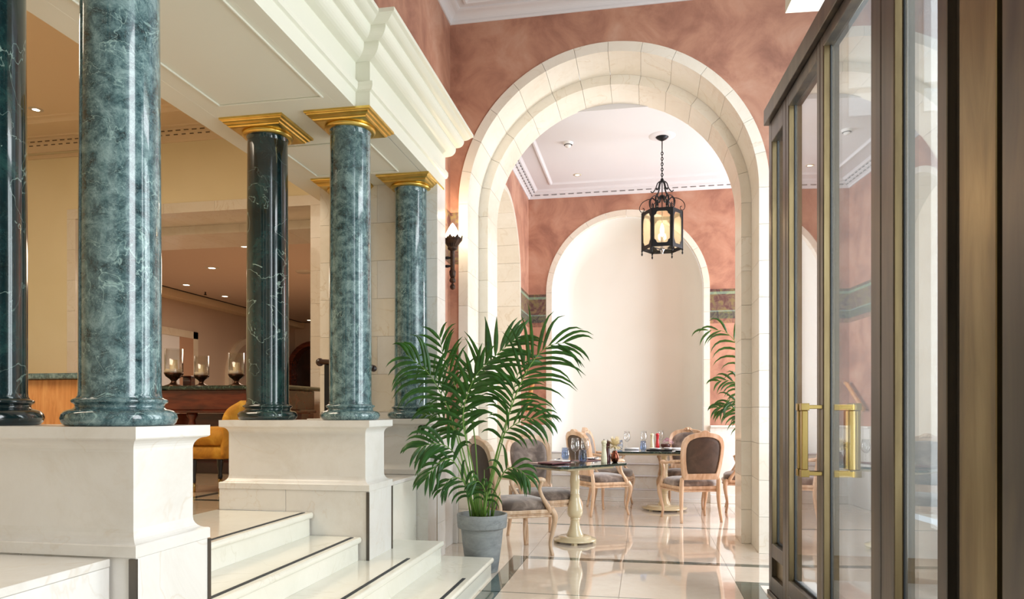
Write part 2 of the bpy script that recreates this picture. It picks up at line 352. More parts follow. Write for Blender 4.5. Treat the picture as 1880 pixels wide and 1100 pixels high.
def lerps(vals, n):
    out = []
    for i in range(n):
        t = i / (n - 1) * (len(vals) - 1); k = min(int(t), len(vals) - 2); out.append(vals[k] + (vals[k + 1] - vals[k]) * (t - k))
    return out

# ================================================================== STRUCTURE
ZU = 0.587          # upper hall floor
YW, YW2, YW3 = 6.44, 6.885, 7.34
ACX, ASP = -0.327, 3.175
CEIL = 4.95

def wall_with_arch(name, mat, x0, x1, ztop, cx, r, zs, y0, y1, axis='y', n=40, zbot=0.0):
    m = MB(); A = [(cx - r, zbot)] + [(cx + r * cos(pi - pi * i / n), zs + r * sin(pi - pi * i / n)) for i in range(n + 1)] + [(cx + r, zbot)]
    top = [(x0, zbot)] + [(x0, zs)] + [(max(x0, min(x1, a[0])), ztop) for a in A[2:-2]] + [(x1, zs)] + [(x1, zbot)]
    top = [(x0, zbot)] + [((x0, zs) if i == 0 else (x1, zs) if i == n else ((x0 + (cx - r - x0) * 0), ztop) if i == 1 else ((x1), ztop) if i == n - 1 else (cx + r * cos(pi - pi * i / n), ztop)) for i in range(n + 1)] + [(x1, zbot)]
    L = len(A); mk = (lambda p, d: (p[0], d, p[1])) if axis == 'y' else (lambda p, d: (d, p[0], p[1]))
    vs = [mk(p, y0) for p in A] + [mk(p, y0) for p in top] + [mk(p, y1) for p in A] + [mk(p, y1) for p in top]
    fs = []
    for i in range(L - 1):
        fs.append((i, i + 1, L + i + 1, L + i)); fs.append((2 * L + i, 3 * L + i, 3 * L + i + 1, 2 * L + i + 1))
        fs.append((i, 2 * L + i, 2 * L + i + 1, i + 1)); fs.append((L + i, L + i + 1, 3 * L + i + 1, 3 * L + i))
    fs.append((0, L, 3 * L, 2 * L)); fs.append((L - 1, 3 * L - 1, 4 * L - 1, 2 * L - 1))
    m._add(vs, fs)
    o = m.build(name, mat); o['kind'] = 'structure'; return o
def ring_block(cx, cz, r0, r1, a0, a1, y0, y1, gap=0.0015, n=4, axis='y'):
    g = gap / r1
    pts = arc(cx, cz, r1, a0 + g, a1 - g, n) + list(reversed(arc(cx, cz, r0, a0 + g, a1 - g, n)))
    return MB().prism(pts, y0, y1, axis)

# --- floors
fl = struct('floor', MB().box(-1.80, 1.06, -3.0, 10.6, -0.12, -0.008), 'grout')
f2 = struct('floor_side', MB().box(1.06, 4.2, 5.95, 10.6, -0.12, -0.008), 'grout')
def tile(x0, x1, y0, y1, mat, par, z=0.0, name='tile'):
    g = 0.0011
    return MB().box(x0 + g, x1 - g, y0 + g, y1 - g, z - 0.008, z).build(name, mat, par)
ycols = [(-3, -1.6), (-1.6, -.2), (-.2, 1.2), (1.2, 2.4), (2.4, 3.6), (3.6, 4.72), (4.735, 5.85), (5.95, 6.8), (6.8, 7.68), (7.75, 8.6), (8.6, 9.45), (9.45, 10.3)]
for y0, y1 in ycols:
    for x0, x1 in ((-.975, -.17), (-.17, .64)): tile(x0, x1, y0, y1, M['tile'], fl)
    if y0 > 5.9:
        tile(-1.79, -.975, y0, y1, M['tile'], fl); tile(.64, 1.06, y0, y1, M['tile'], fl)
        if y0 > 7.3:
            for x0, x1 in ((1.06, 1.9), (1.9, 2.7), (2.7, 3.5)): tile(x0, x1, y0, y1, M['tile'], f2)
    else:
        tile(-1.10, -.975, y0, y1 if y1 != 5.85 else 5.85, M['tile_green'], fl, name='border_tile')
        if y1 <= 4.73:
            tile(.64, .80, y0, y1, M['tile_green'], fl, name='border_tile'); tile(.80, 1.06, y0, y1, M['tile'], fl)
tile(.64, .80, 4.735, 5.24, M['tile_green'], fl, name='border_tile'); tile(.80, 1.06, 4.735, 5.24, M['tile'], fl)
tile(.64, 1.06, 5.24, 5.33, M['tile_green'], fl, name='border_tile'); tile(.64, 1.06, 5.33, 5.85, M['tile'], fl)
for x0, x1 in ((-1.10, -.17), (-.17, .64), (.64, 1.06)): tile(x0, x1, 5.85, 5.95, M['tile_green'], fl, name='border_tile')
for x0, x1 in ((-.975, -.17), (-.17, .64)): tile(x0, x1, 4.72, 4.735, M['tile_grey'], fl, name='border_tile')
for x0, x1 in ((-1.79, -.975), (-.975, -.17), (-.17, .64), (.64, 1.06)): tile(x0, x1, 7.68, 7.75, M['tile_grey'], fl, name='border_tile')
for y0, y1 in ((3.6, 4.72), (4.735, 5.85), (5.85, 5.95)): tile(-1.79, -1.10, y0, y1, M['tile'], fl)

# upper hall floor
hf = struct('floor_hall', MB().box(-9.2, -2.2, 2.56, 4.17, 0.30, ZU - 0.04).box(-9.2, -2.72, -1.5, 2.56, 0.30, ZU - 0.008).box(-9.2, -2.72, 4.17, 17.4, 0.30, ZU - 0.008), 'grout')
xs = [-9.2, -8.0, -6.8, -5.6, -4.4, -3.35]
for i in range(5):
    for y0, y1 in ((2.6, 3.6), (3.6, 4.6), (4.68, 5.6), (5.6, 6.5), (6.5, 7.5), (7.5, 8.9), (8.9, 10.4), (10.4, 12)):
        tile(xs[i], xs[i + 1], y0, y1, M['tile_warm'], hf, ZU)
for y0, y1 in ((4.19, 4.6), (4.68, 5.6), (5.6, 6.5), (6.5, 7.5)): tile(-3.27, -2.75, y0, y1, M['tile_warm'], hf, ZU)
tile(-3.27, -2.75, 2.56, 4.19, M['tile_warm'], hf, ZU)
tile(-3.35, -3.27, 2.6, 7.5, M['tile_green'], hf, ZU, 'border_tile'); tile(-9.2, -3.35, 4.6, 4.68, M['tile_green'], hf, ZU, 'border_tile')
tile(-3.27, -2.75, 4.6, 4.68, M['tile_green'], hf, ZU, 'border_tile')

# --- arch wall
wa = wall_with_arch('wall_arch', M['pink'], -1.80, 1.58, CEIL, ACX, 1.388, ASP, YW, YW2)
wb = wall_with_arch('wall_arch_rear', M['pink'], -1.62, 4.0, 4.45, ACX, 1.304, ASP, YW2, YW3)
def arch_facing(par, cx, zs, r0, r1, y0, y1, nj, nv, matf, axis='y', zb=0.0):
    for k in range(nv):
        a0, a1 = pi * k / nv, pi * (k + 1) / nv
        ring_block(cx, zs, r0, r1, a0, a1, y0 + random.uniform(0, .001), y1, axis=axis).build('arch_stone', matf(k), par)
    h = (zs - zb) / nj
    for side in (-1, 1):
        for k in range(nj):
            a, b = sorted((cx + side * r0, cx + side * r1)); z0 = zb + k * h + .0012; z1 = zb + (k + 1) * h - .0012
            m = MB()
            if axis == 'y': m.box(a, b, y0, y1, z0, z1)
            else: m.box(y0, y1, a, b, z0, z1)
            m.build('jamb_stone', matf(k + 7 * side), par)
M['stone'] = veined('beige_arch_marble', [(0.3, srgb(224, 213, 195)), (0.5, srgb(232, 222, 206)), (0.75, srgb(236, 228, 214))], srgb(206, 184, 152), vscale=1.8, vwidth=0.014, vein_amt=0.4, scale=2.6, rough=0.28, coat=0.2, distort=1.5)
M['stone_b'] = veined('beige_arch_marble_pale', [(0.3, srgb(228, 218, 202)), (0.5, srgb(234, 226, 212)), (0.75, srgb(238, 231, 219))], srgb(208, 188, 158), vscale=2.4, vwidth=0.014, vein_amt=0.5, scale=2.6, rough=0.28, coat=0.2, distort=1.5)
mf = lambda k: M['stone_b'] if (k * 7 + 3) % 3 else M['stone']
mw = lambda k: M['stone'] if (k * 5) % 3 else M['stone_b']
arch_facing(wa, ACX, ASP, 1.30, 1.389, YW - .012, YW2 - .004, 10, 14, mf)
arch_facing(wb, ACX, ASP, 1.21, 1.312, YW2 - .002, YW3, 10, 14, mw)

# --- foyer upper-left plaster wall, strip beside the pilaster, and foyer ceiling
struct('wall_left', MB().box(-2.74, -1.80, -1.5, 6.46, 3.57, 5.1).box(-2.74, -1.80, 5.92, 7.34, 0, 3.57), 'pink')
struct('trim_1', MB().box(-1.80, -1.76, 5.93, 6.43, 0, 1.05).box(-1.80, -1.718, 6.395, 6.439, 0, 1.05), 'marble', bevel=.004)
struct('ceiling', MB().box(-1.80, 1.6, -3.0, 6.44, CEIL, CEIL + .1), 'white')
struct('wall_right_blocker', MB().box(1.5, 1.6, -3.0, -.2, 0, 5.1).box(1.5, 1.6, -.2, 1.9, 4.6, 5.1), 'cream')  # unseen wall, added to block sky and narrow the daylight opening
struct('wall_back_blocker', MB().box(-9.3, -1.7, -1.6, -1.5, 0, 5.1).box(-1.8, -1.7, -3.0, -1.5, 0, 5.1).box(-1.8, 1.6, -3.1, -3.0, 0, 5.1), 'cream')  # unseen walls, added to keep sky light from entering behind the camera
def crown(name, path, prof, mat, closed=False):
    """sweep profile (offset p, z) along a plan polyline with square mitres; offset goes to the right of travel"""
    N = len(path); m = MB(); K = len(prof); vs = []
    dirs = [(Vector(path[i + 1]) - Vector(path[i])).normalized() for i in range(N - 1)]
    nr = [Vector((d.y, -d.x)) for d in dirs]
    for i in range(N):
        if i == 0: off = nr[0]
        elif i == N - 1: off = nr[-1]
        else: off = nr[i - 1] + nr[i] if abs(nr[i - 1].dot(nr[i])) < 0.5 else nr[i]
        for p, z in prof: vs.append((path[i][0] + off.x * p, path[i][1] + off.y * p, z))
    fs = [(i * K + k, i * K + k + 1, (i + 1) * K + k + 1, (i + 1) * K + k) for i in range(N - 1) for k in range(K - 1)]
    fs.append(tuple(range(K))); fs.append(tuple((N - 1) * K + k for k in reversed(range(K))))
    m._add(vs, fs); return m
cz = CEIL
cp = [(0, cz - .085), (.012, cz - .085), (.02, cz - .072)] + [(.02 + .07 * (1 - cos(t * pi / 12)), cz - .07 + .05 * sin(t * pi / 12)) for t in range(1, 7)] + [(.105, cz - .018), (.12, cz - .012), (.125, cz), (0, cz)]
struct('trim_2', crown('t', [(-1.80, -1.5), (-1.80, 6.44), (1.4, 6.44)], cp, M['white']), 'white')
struct('trim_3', crown('t', [(-1.62, -1.5), (-1.62, 6.26), (1.4, 6.26)], [(0, cz - .012), (.012, cz - .022), (.03, cz - .022), (.04, cz - .008), (.055, cz), (0, cz)], M['white']), 'white')

# --- entablature
q = lambda a, b, n, f: [f(i / n) for i in range(a, b + 1)]
ep = [(-.06, 3.142), (0, 3.142), (0, 3.238), (.018, 3.244), (.027, 3.262), (.027, 3.290), (.0, 3.305), (0, 3.425), (.03, 3.428)]
ep += [(.03 + .065 * sin(t * pi / 12), 3.428 + .055 * (1 - cos(t * pi / 12))) for t in range(1, 7)] + [(.095, 3.497), (.115, 3.498)]
ep += [(.115 + .052 * sin(t * pi / 12), 3.498 + .05 * (1 - cos(t * pi / 12))) for t in range(1, 7)] + [(.167, 3.555), (.178, 3.556)]
ep += [(.178 + .05 * t / 5, 3.556 + .018 * (t / 5) ** 2) for t in range(1, 6)] + [(.250, 3.578), (.252, 3.60), (-.10, 3.60), (-.10, 3.142)]
XE, XR = -1.695, -1.79
ent = struct('trim_4', crown('e', [(XE, -1.4), (XE, 2.56), (XR, 2.56), (XR, 4.20), (XE, 4.20), (XE, 5.905)], ep, M['cream']), 'cream')
struct('trim_5', MB().box(-2.745, -1.845, -1.4, 5.90, 3.1425, 3.57).box(-1.88, -1.76, 4.215, 5.90, 3.1415, 3.5).box(-2.9, -2.745, -1.4, 7.6, 3.142, 4.6), 'cream')
def flat_ring(x0, x1, y0, y1, z0, z1, wd):
    return MB().box(x0, x1, y0, y0 + wd, z0, z1).box(x0, x1, y1 - wd, y1, z0, z1).box(x0, x0 + wd, y0 + wd, y1 - wd, z0, z1).box(x1 - wd, x1, y0 + wd, y1 - wd, z0, z1)
sp = sroot('trim_6', 'raised cream border strips framing the soffit panels between the columns')
for y0, y1 in ((2.62, 4.02), (4.72, 5.36), (-.2, 2.1)): flat_ring(-2.62, -1.92, y0, y1, 3.132, 3.143, .014).build('soffit_panel_moulding', M['cream'], sp, bevel=.003)

# --- pilaster response wall at the far end of the colonnade (marble blocks)
pl = struct('wall_pilaster', MB().box(-2.73, -1.70, 5.68, 5.90, ZU, 3.142).box(-2.73, -1.70, 5.68, 5.90, 0, ZU), 'joint')
for k in range(8):
    z0, z1 = ZU + k * .3194 + .001, ZU + (k + 1) * .3194 - .001
    xb = -2.22 if k % 2 else -2.0
    MB().box(-2.738, xb - .001, 5.665, 5.70, z0, z1).build('wall_stone', mf(k), pl)
    MB().box(xb + .001, -1.695, 5.665, 5.904, z0, z1).build('wall_stone', M['marble'], pl)
    MB().box(-2.742, -2.70, 5.70, 5.90, z0, z1).build('wall_stone', M['marble_warm'], pl)
rp = [(-2.0, 5.67), (-1.735, 5.67)] + [(-1.735 + .04 * sin(t * pi / 12), 5.71 - .04 * cos(t * pi / 12)) for t in range(7)] + [(-1.695, 5.904), (-2.0, 5.904)]
for z0, z1 in ((.001, .295), (.297, ZU - .001)): MB().prism(rp, z0, z1, 'z').build('plinth_stone', M['marble'], pl)

# --- hall walls
YH = 7.6
hw = struct('wall_hall', MB().box(-9.2, -7.02, YH, 8.15, ZU, 4.6).box(-3.665, -2.74, YH, 8.15, ZU, 4.6).box(-7.02, -3.665, YH, 8.15, 3.73, 4.6), 'yellow')
def frame_blocks(x0, x1, zt, wd, y0, y1, par, mats, n=8):
    """squared door surround: jamb stones and lintel stones"""
    h = (zt - ZU) / n
    for k in range(n):
        for a, b in ((x0 - wd, x0), (x1, x1 + wd)): MB().box(a, b, y0, y1, ZU + k * h + .001, ZU + (k + 1) * h - .001).build('jamb_stone', mats(k), par)
    L = (x1 - x0 + 2 * wd) / 5
    for k in range(5): MB().box(x0 - wd + k * L + .001, x0 - wd + (k + 1) * L - .001, y0, y1, zt + .001, zt + wd).build('lintel_stone', mats(k + 2), par)
frame_blocks(-6.90, -3.785, 3.61, .12, YH - .015, 8.15, hw, mf)
h2 = struct('wall_hall_inner', MB().box(-9.2, -6.9, 8.15, 8.87, ZU, 3.75).box(-3.785, -2.74, 8.15, 8.87, ZU, 3.75).box(-6.9, -3.785, 8.15, 8.87, 3.61, 3.75), 'joint')
frame_blocks(-6.79, -3.895, 3.50, .11, 8.151, 8.87, h2, mw)
struct('ceiling_hall', MB().box(-9.2, -2.745, -1.5, 7.6, 4.6, 4.7), 'hall_ceiling')
struct('wall_hall_left', MB().box(-9.3, -9.2, -1.5, 17.4, ZU, 4.7), 'yellow')
hc = 4.6
hp = [(0, hc - .14), (.015, hc - .14), (.03, hc - .12), (.07, hc - .05), (.12, hc - .03), (.125, hc - .015), (.17, hc - .012), (.175, hc), (0, hc)]
struct('trim_7', crown('t', [(-9.2, 7.6), (-2.9, 7.6)], hp, M['hall_ceiling']), 'hall_ceiling')
tr = struct('trim_8', crown('t', [(-9.2, 7.08), (-2.9, 7.08)], [(0, hc - .03), (.02, hc - .04), (.06, hc - .04), (.09, hc - .012), (.15, hc - .01), (.16, hc), (0, hc)], M['hall_ceiling']), 'hall_ceiling')
vs = MB()
for k in range(60):
    x = -9.1 + k * .105; vs.box(x, x + .06, 7.455, 7.462, hc - .062, hc - .052).box(x + .05, x + .10, 7.495, 7.502, hc - .093, hc - .083)
o = vs.build('vent_slots', M['slot_brown'], tr); o['kind'] = 'stuff'
MB().box(-8.9, -6.35, 7.57, 7.598, 4.38, 4.425).build('wall_grille', M['hall_ceiling'], hw, bevel=.004)
# dark air slot in the hall ceiling
sl = MB().box(-8.6, -6.05, 5.36, 5.46, 4.592, 4.602).build('air_slot', M['slot']); sl['kind'] = 'structure'
struct('trim_12', MB().box(-8.6, -6.0, 5.46, 5.47, 4.585, 4.6).box(-6.04, -6.02, 3.0, 5.46, 4.585, 4.6), 'hall_ceiling')
# bar room beyond
struct('ceiling_bar_room', MB().box(-9.2, -2.74, 8.87, 17.4, 3.56, 3.66), 'bar_wall')
struct('trim_9', MB().box(-9.2, -8.75, 8.87, 17.4, 3.42, 3.56), 'hall_ceiling')
struct('trim_10', MB().box(-8.75, -8.70, 8.87, 17.0, 3.552, 3.561).box(-8.75, -3, 16.95, 17.0, 3.552, 3.561), 'slot')
struct('wall_bar_room_back', MB().box(-9.2, -2.74, 17.2, 17.3, ZU, 3.56), 'bar_wall')
wbl = struct('wall_bar_room_left', MB().box(-9.2, -9.02, 8.87, 17.2, ZU, 3.43), 'bar_wall')
struct('wall_bar_room_right', MB().box(-2.90, -2.74, 8.87, 17.2, ZU, 3.56), 'bar_wall')
# framed doorway and shallow arched niche on the bar room's left wall
dr = sroot('door_1', 'stone framed doorway on the left wall of the bar room')
MB().box(-9.02, -8.98, 12.9, 13.05, ZU, 2.86).box(-9.02, -8.98, 11.2, 11.35, ZU, 2.86).box(-9.02, -8.98, 11.2, 13.05, 2.72, 2.86).build('door_frame', M['marble_warm'], dr)
MB().box(-9.018, -9.01, 11.35, 12.9, ZU, 2.72).build('doorway_panel', M['linen'], dr)
MB().box(-9.015, -8.985, 12.5, 12.9, ZU, 2.72).build('door_reveal', plain('rosy_stone_reveal', srgb(196, 156, 130), 0.6), dr)
an = MB(); A1 = arc(15.0, 2.0, .95, 0, pi, 20); A2 = arc(15.0, 2.0, .82, 0, pi, 20)
poly = [(15.95, ZU)] + A1 + [(14.05, ZU), (14.18, ZU)] + list(reversed(A2)) + [(15.82, ZU)]
st = MB()
pts1 = [(15.95, ZU)] + A1 + [(14.05, ZU)]; pts2 = [(15.82, ZU)] + A2 + [(14.18, ZU)]
for i in range(len(pts1) - 1): st.prism([pts1[i], pts1[i + 1], pts2[i + 1], pts2[i]], -9.02, -8.93, 'x')
o = st.build('niche_surround', M['marble_warm'], wbl)

# --- dining room
XL, YF = -1.62, 9.906
dl = wall_with_arch('wall_dining_left', M['pink'], 7.34, 9.95, 4.33, 8.27, .965, 2.95, XL - .42, XL, axis='x')
struct('wall_dining_left_back', MB().box(-2.14, XL - .40, 7.2, 10.3, 0, 4.4), 'marble_warm')
arch_facing(dl, 8.27, 2.95, .90, .966, XL - .41, XL + .006, 9, 12, mw, axis='x')
df = wall_with_arch('wall_dining_far', M['pink'], XL - .02, 4.0, 4.33, -.2525, 1.115, 2.91, YF, YF + .10)
arch_facing(df, -.2525, 2.91, 1.036, 1.116, YF - .008, YF + .10, 9, 12, mf)
# plastered niche with rounded corners behind the opening
NR, ND = 1.034, .34
sec = [(-.2525 + ND_x, y) for ND_x, y in []]
prof = [(NR, YF + .10), (NR, YF + .16)] + [(NR - .26 + .26 * cos(t * pi / 12), YF + .16 + .26 * sin(t * pi / 12)) for t in range(1, 7)]
m = MB(); n = 40; K = len(prof); vsn = []
stations = [('j', 1, 0.0)] + [('a', 0, pi * i / n) for i in range(n + 1)] + [('j', -1, 0.0)]
for kind, sgn, a in stations:
    for r, y in prof:
        vsn.append((-.2525 + sgn * r, y, 0.0) if kind == 'j' else (-.2525 + r * cos(a), y, 2.91 + r * sin(a)))
fsn = [(i * K + k, i * K + k + 1, (i + 1) * K + k + 1, (i + 1) * K + k) for i in range(len(stations) - 1) for k in range(K - 1)]
m._add(vsn, fsn, True)
inner = [i * K + K - 1 for i in range(len(stations))]
m.f.append(tuple(inner)); m.sm.append(False)
struct('wall_niche', m, 'niche')
struct('wall_dining_right', MB().box(3.9, 4.0, 7.34, 7.8, 0, 4.33).box(3.9, 4.0, 10.0, 10.3, 0, 4.33).box(3.9, 4.0, 7.8, 10.0, 3.9, 4.33).box(3.9, 4.0, 7.8, 10.0, 0, .5), 'pink')
ZD = 4.33
struct('ceiling_dining', MB().box(-2.1, 4.0, YW3 - .02, 10.2, ZD, ZD + .1), 'white')
dp = [(0, ZD - .09), (.012, ZD - .09), (.02, ZD - .075), (.045, ZD - .055), (.085, ZD - .04), (.09, ZD - .025), (.12, ZD - .022), (.135, ZD - .01), (.15, ZD), (0, ZD)]
t11 = struct('trim_11', crown('t', [(XL, YW3), (XL, YF), (4.0, YF)], dp, M['white']), 'white')
struct('trim_13', crown('t', [(XL + .34, YW3), (XL + .34, YF - .34), (4.0, YF - .34)], [(0, ZD - .01), (.012, ZD - .02), (.03, ZD - .02), (.045, ZD - .006), (.055, ZD), (0, ZD)], M['white']), 'white')
vs = MB()
for k in range(46):
    x = XL + .1 + k * .118; vs.box(x, x + .075, YF - .062, YF - .056, ZD - .062, ZD - .049)
for k in range(24):
    y = YW3 + .05 + k * .105; vs.box(XL + .055, XL + .062, y, y + .06, ZD - .062, ZD - .049).box(XL + .095, XL + .105, y + .04, y + .09, ZD - .036, ZD - .026)
o = vs.build('vent_slots', M['slot_grey'], t11); o['kind'] = 'stuff'
# painted friezes
pf = sroot('trim_14', 'painted band of leaves and fruit in dark red and green')
MB().box(XL, -1.366, YF - .004, YF + .001, 2.43, 2.89).build('painted_band', M['frieze'], pf)
MB().box(.864, 3.9, YF - .004, YF + .001, 2.43, 2.89).build('painted_band', M['frieze'], pf)
MB().box(XL, XL + .004, 9.24, YF, 2.43, 2.89).build('painted_band', M['frieze'], pf)
MB().box(-1.799, -1.795, 5.92, 6.44, 2.62, 3.10).box(-1.80, -1.716, YW - .004, YW, 2.62, 3.10).build('painted_band', M['frieze'], pf)
# dado panelling and niche wainscot
dd = sroot('baseboard_dining', 'white marble dado with stepped mouldings around the dining room')
def dado(x0, x1, y, ztop, par):
    MB().box(x0, x1, y - .03, y, 0, ztop).build('dado_panel', M['marble'], par)
    MB().box(x0, x1, y - .05, y, ztop, ztop + .03).build('dado_rail', M['marble'], par, bevel=.006)
    MB().box(x0, x1, y - .05, y - .03, 0, .12).build('skirting', M['marble'], par, bevel=.006)
dado(XL, -1.37, YF, 1.02, dd); dado(.864, 3.9, YF, 1.02, dd)
for zz, dy in ((.67, .16), (.50, .10), (.33, .07), (.16, .04), (.05, .03)): pass
nd = sroot('baseboard_niche', 'white stepped panelling under the plastered niche')
yb = YF - .0
for z0, z1, d in ((0, .05, .05), (.05, .155, .035), (.175, .34, .02), (.36, .505, .02), (.525, .655, .02)):
    MB().box(-1.286, .781, yb - d, yb + .12, z0, z1).build('panel_board', M['marble'], nd, bevel=.004)
for z0 in (.155, .34, .505, .655):
    MB().box(-1.286, .781, yb - .035, yb + .12, z0, z0 + .02).build('panel_moulding', M['white'], nd, bevel=.006)
MB().box(XL, XL + .03, 9.24, YF, 0, 1.02).box(XL, XL + .05, 9.24, YF, 1.02, 1.05).build('dado_panel', M['marble'], dd, bevel=.004)

# --- outside: street, facade, canopy over the glazing
struct('street_ground', MB().box(1.4, 40, -30, 6.3, -.2, -.1).box(4.1, 40, 6.3, 40, -.2, -.1), 'street')
fc = thing('facade_building', 'pale stone building seen through the door glass across the street', 'building', (9.0, 30, 0))
MB().box(-6, 30, 0, 1, -.1, 14).build('wall', M['facade'], fc)
for i in range(9):
    for j in range(4):
        x = -4.5 + i * 3.2; z = 1.0 + j * 3.3
        fr = MB().box(x - .1, x + 1.5, -.15, .02, z - .1, z + 2.2).build('window_frame', M['facade'], fc)
        MB().box(x, x + 1.4, -.17, -.14, z, z + 2.1).build('pane', M['sky_pane'], fr)
wx = struct('wall_exterior', MB().box(1.59, 4.2, 6.50, 6.88, -.1, 5.2), 'facade')  # pale facing added behind the door glass to brighten the view through it
for x0, x1 in ((1.71, 2.10), (2.30, 2.74)):
    for z0, z1 in ((3.75, 3.94), (3.99, 4.95)): MB().box(x0, x1, 6.47, 6.499, z0, z1).build('pane', M['sky_pane'], wx)

# ================================================================== PEDESTALS AND LOW WALLS
def rect_sweep(x0, x1, y0, y1, prof):
    vs = []; K = len(prof)
    for sx, sy in ((0, 0), (1, 0), (1, 1), (0, 1)):
        for ins, z in prof:
            vs.append(((x1 - ins) if sx else (x0 + ins), (y1 - ins) if sy else (y0 + ins), z))
    fs = []
    for i in range(4):
        j = (i + 1) % 4
        for k in range(K - 1): fs.append((i * K + k, j * K + k, j * K + k + 1, i * K + k + 1))
    fs.append((0, 3 * K, 2 * K, K)); fs.append((K - 1, 2 * K - 1, 3 * K - 1, 4 * K - 1))
    return MB()._add(vs, fs)
CT = 1.172
capp = [(.045, 1.083)] + [(.045 - .033 * (1 - cos(t * pi / 12)), 1.083 + .042 * sin(t * pi / 12)) for t in range(1, 7)] + [(.004, 1.128), (0, 1.132), (0, CT)]
basep = [(0, .727), (0, .764), (.004, .768)] + [(.045 - .04 * (1 - sin(t * pi / 12)) , .768 + .045 * (1 - cos(t * pi / 12))) for t in range(1, 7)] + [(.045, .815)]
def pedestal(x0, x1, y0, y1, label, plinth):
    t = thing('pedestal', label, 'pedestal', ((x0 + x1) / 2, (y0 + y1) / 2, 0), 0, 'marble pedestals under the green columns')
    lx, ly = t.location.x, t.location.y
    def B(mb, name, mat, bevel=0): return mb.xf(Matrix.Translation((-lx, -ly, 0))).build(name, mat, t, bevel=bevel)
    B(rect_sweep(x0, x1, y0, y1, capp), 'cap_moulding', M['marble'])
    B(MB().box(x0 + .045, x1 - .045, y0 + .045, y1 - .045, .815, 1.083), 'die', M['marble'])
    B(rect_sweep(x0, x1, y0, y1, basep), 'base_moulding', M['marble'])
    for a, b, c, d, e, f in plinth: B(MB().box(a, b, c, d, e, f), 'plinth_stone', M['marble'], .002)
    return t, B
PX0, PX1 = -2.735, -1.695
t, B = pedestal(PX0, PX1, 2.122, 2.54, 'nearest white marble pedestal, at the left edge, under the two nearest columns',
    [(PX0, -2.16, 2.13, 2.53, ZU - .0, .726), (-2.158, PX1 - .004, 2.13, 2.53, 0, .726)])
B(MB().box(PX1 - .028, PX1 - .001, 2.123, 2.134, 0, .722), 'bronze_corner_strip', M['bronze'])
B(MB().box(PX1 - .012, PX1 + .001, 2.528, 2.545, 0, .722), 'bronze_corner_strip', M['bronze'])
t, B = pedestal(PX0, PX1, 4.19, 4.607, 'middle marble pedestal standing right beside the stair flight',
    [(PX0, -2.265, 4.195, 4.60, ZU, .726), (-2.263, PX1 - .004, 4.195, 4.60, 0, .726)])
B(MB().box(PX1 - .02, PX1 - .001, 4.188, 4.196, 0, .722), 'bronze_corner_strip', M['bronze'])
B(MB().box(PX1 - .01, PX1 + .001, 4.592, 4.61, 0, .722), 'bronze_corner_strip', M['bronze'])
t, B = pedestal(PX0, PX1, 5.42, 5.664, 'farthest marble pedestal, against the pilaster behind the palm',
    [(PX0, -2.3, 5.425, 5.664, ZU, .726), (-2.298, PX1 - .004, 5.425, 5.664, 0, .726)])
for nm, y0, y1, lab in (('low_wall', -1.4, 2.12, 'low marble wall with a flat coping in the bottom left corner'), ('low_wall', 4.61, 5.42, 'low marble wall between the middle and farthest pedestals')):
    t = thing(nm, lab, 'wall', (-2.2, (y0 + y1) / 2, 0)); T = Matrix.Translation((2.2, -(y0 + y1) / 2, 0))
    MB().box(-2.73, -1.791, y0, y1, .694, .722).xf(T).build('coping', M['marble'], t, bevel=.003)
    ys = [y0, 1.66, y1] if y0 < 0 else [y0, y1]
    if y0 < 0: ys = [y0, 0.1, .88, 1.665, y1]
    for a, b in zip(ys, ys[1:]): MB().box(-2.73, -1.795, a + .001, b - .001, 0, .693).xf(T).build('slab', M['marble'] if y0 < 0 else M['step'], t)

# ================================================================== COLUMNS
def colpts():
    p = [(.158, 0), (.178, .002), (.188, .012), (.193, .028), (.190, .042), (.180, .054), (.164, .060), (.152, .063), (.147, .069), (.147, .076), (.151, .081), (.157, .084), (.160, .090), (.158, .096), (.150, .099), (.147, .102)]
    return p
def column(x, y, label, mat):
    t = thing('column', label, 'column', (x, y, CT), 0, 'green marble columns of the colonnade')
    MB().lathe(colpts(), (0, 0, 0), 64).build('base', M[mat], t)
    H = 3.142 - CT
    sh = [(.146, .098), (.139, .110), (.1368, .125), (.1366, .6), (.1335, 1.2), (.130, H - .11), (.1305, H - .08), (.138, H - .075), (.140, H - .068), (.140, H - .058)]
    MB().lathe(sh, (0, 0, 0), 64).build('shaft', M[mat], t)
    cp = t; W = .222
    m = MB()
    for ins, z0, z1 in (): pass
    prof = [(.060, H - .052), (.046, H - .050), (.038, H - .044), (.034, H - .036), (.030, H - .034), (.020, H - .030), (.016, H - .022), (.010, H - .018), (.004, H - .016), (0, H - .012), (0, H - .0)]
    c = rect_sweep(-W, W, -W, W, prof).build('capital', M['gold'], t)
    MB().lathe([(.139, H - .076), (.150, H - .075), (.160, H - .069), (.165, H - .061), (.163, H - .053), (.155, H - .049)], (0, 0, 0), 48).build('ring', M['gold'], c)
    return t
CXR, CXL = -1.912, -2.506
column(CXR, 2.315, 'large green marble column in front, second from the left edge', 'green')
column(CXL, 2.315, 'dark green marble column cut by the left edge of the picture', 'green_dark')
column(CXR, 4.40, 'mid green column with gilt capital on the middle pedestal, nearest the stairs', 'green')
column(CXL, 4.40, 'very dark green column with white veins, left one on the middle pedestal', 'green_dark')
column(CXR, 5.63, 'farthest green column, against the pilaster just left of the palm', 'green')
column(CXL + .03, 5.63, 'column mostly hidden behind the middle one, only its gilt capital showing', 'green_dark')

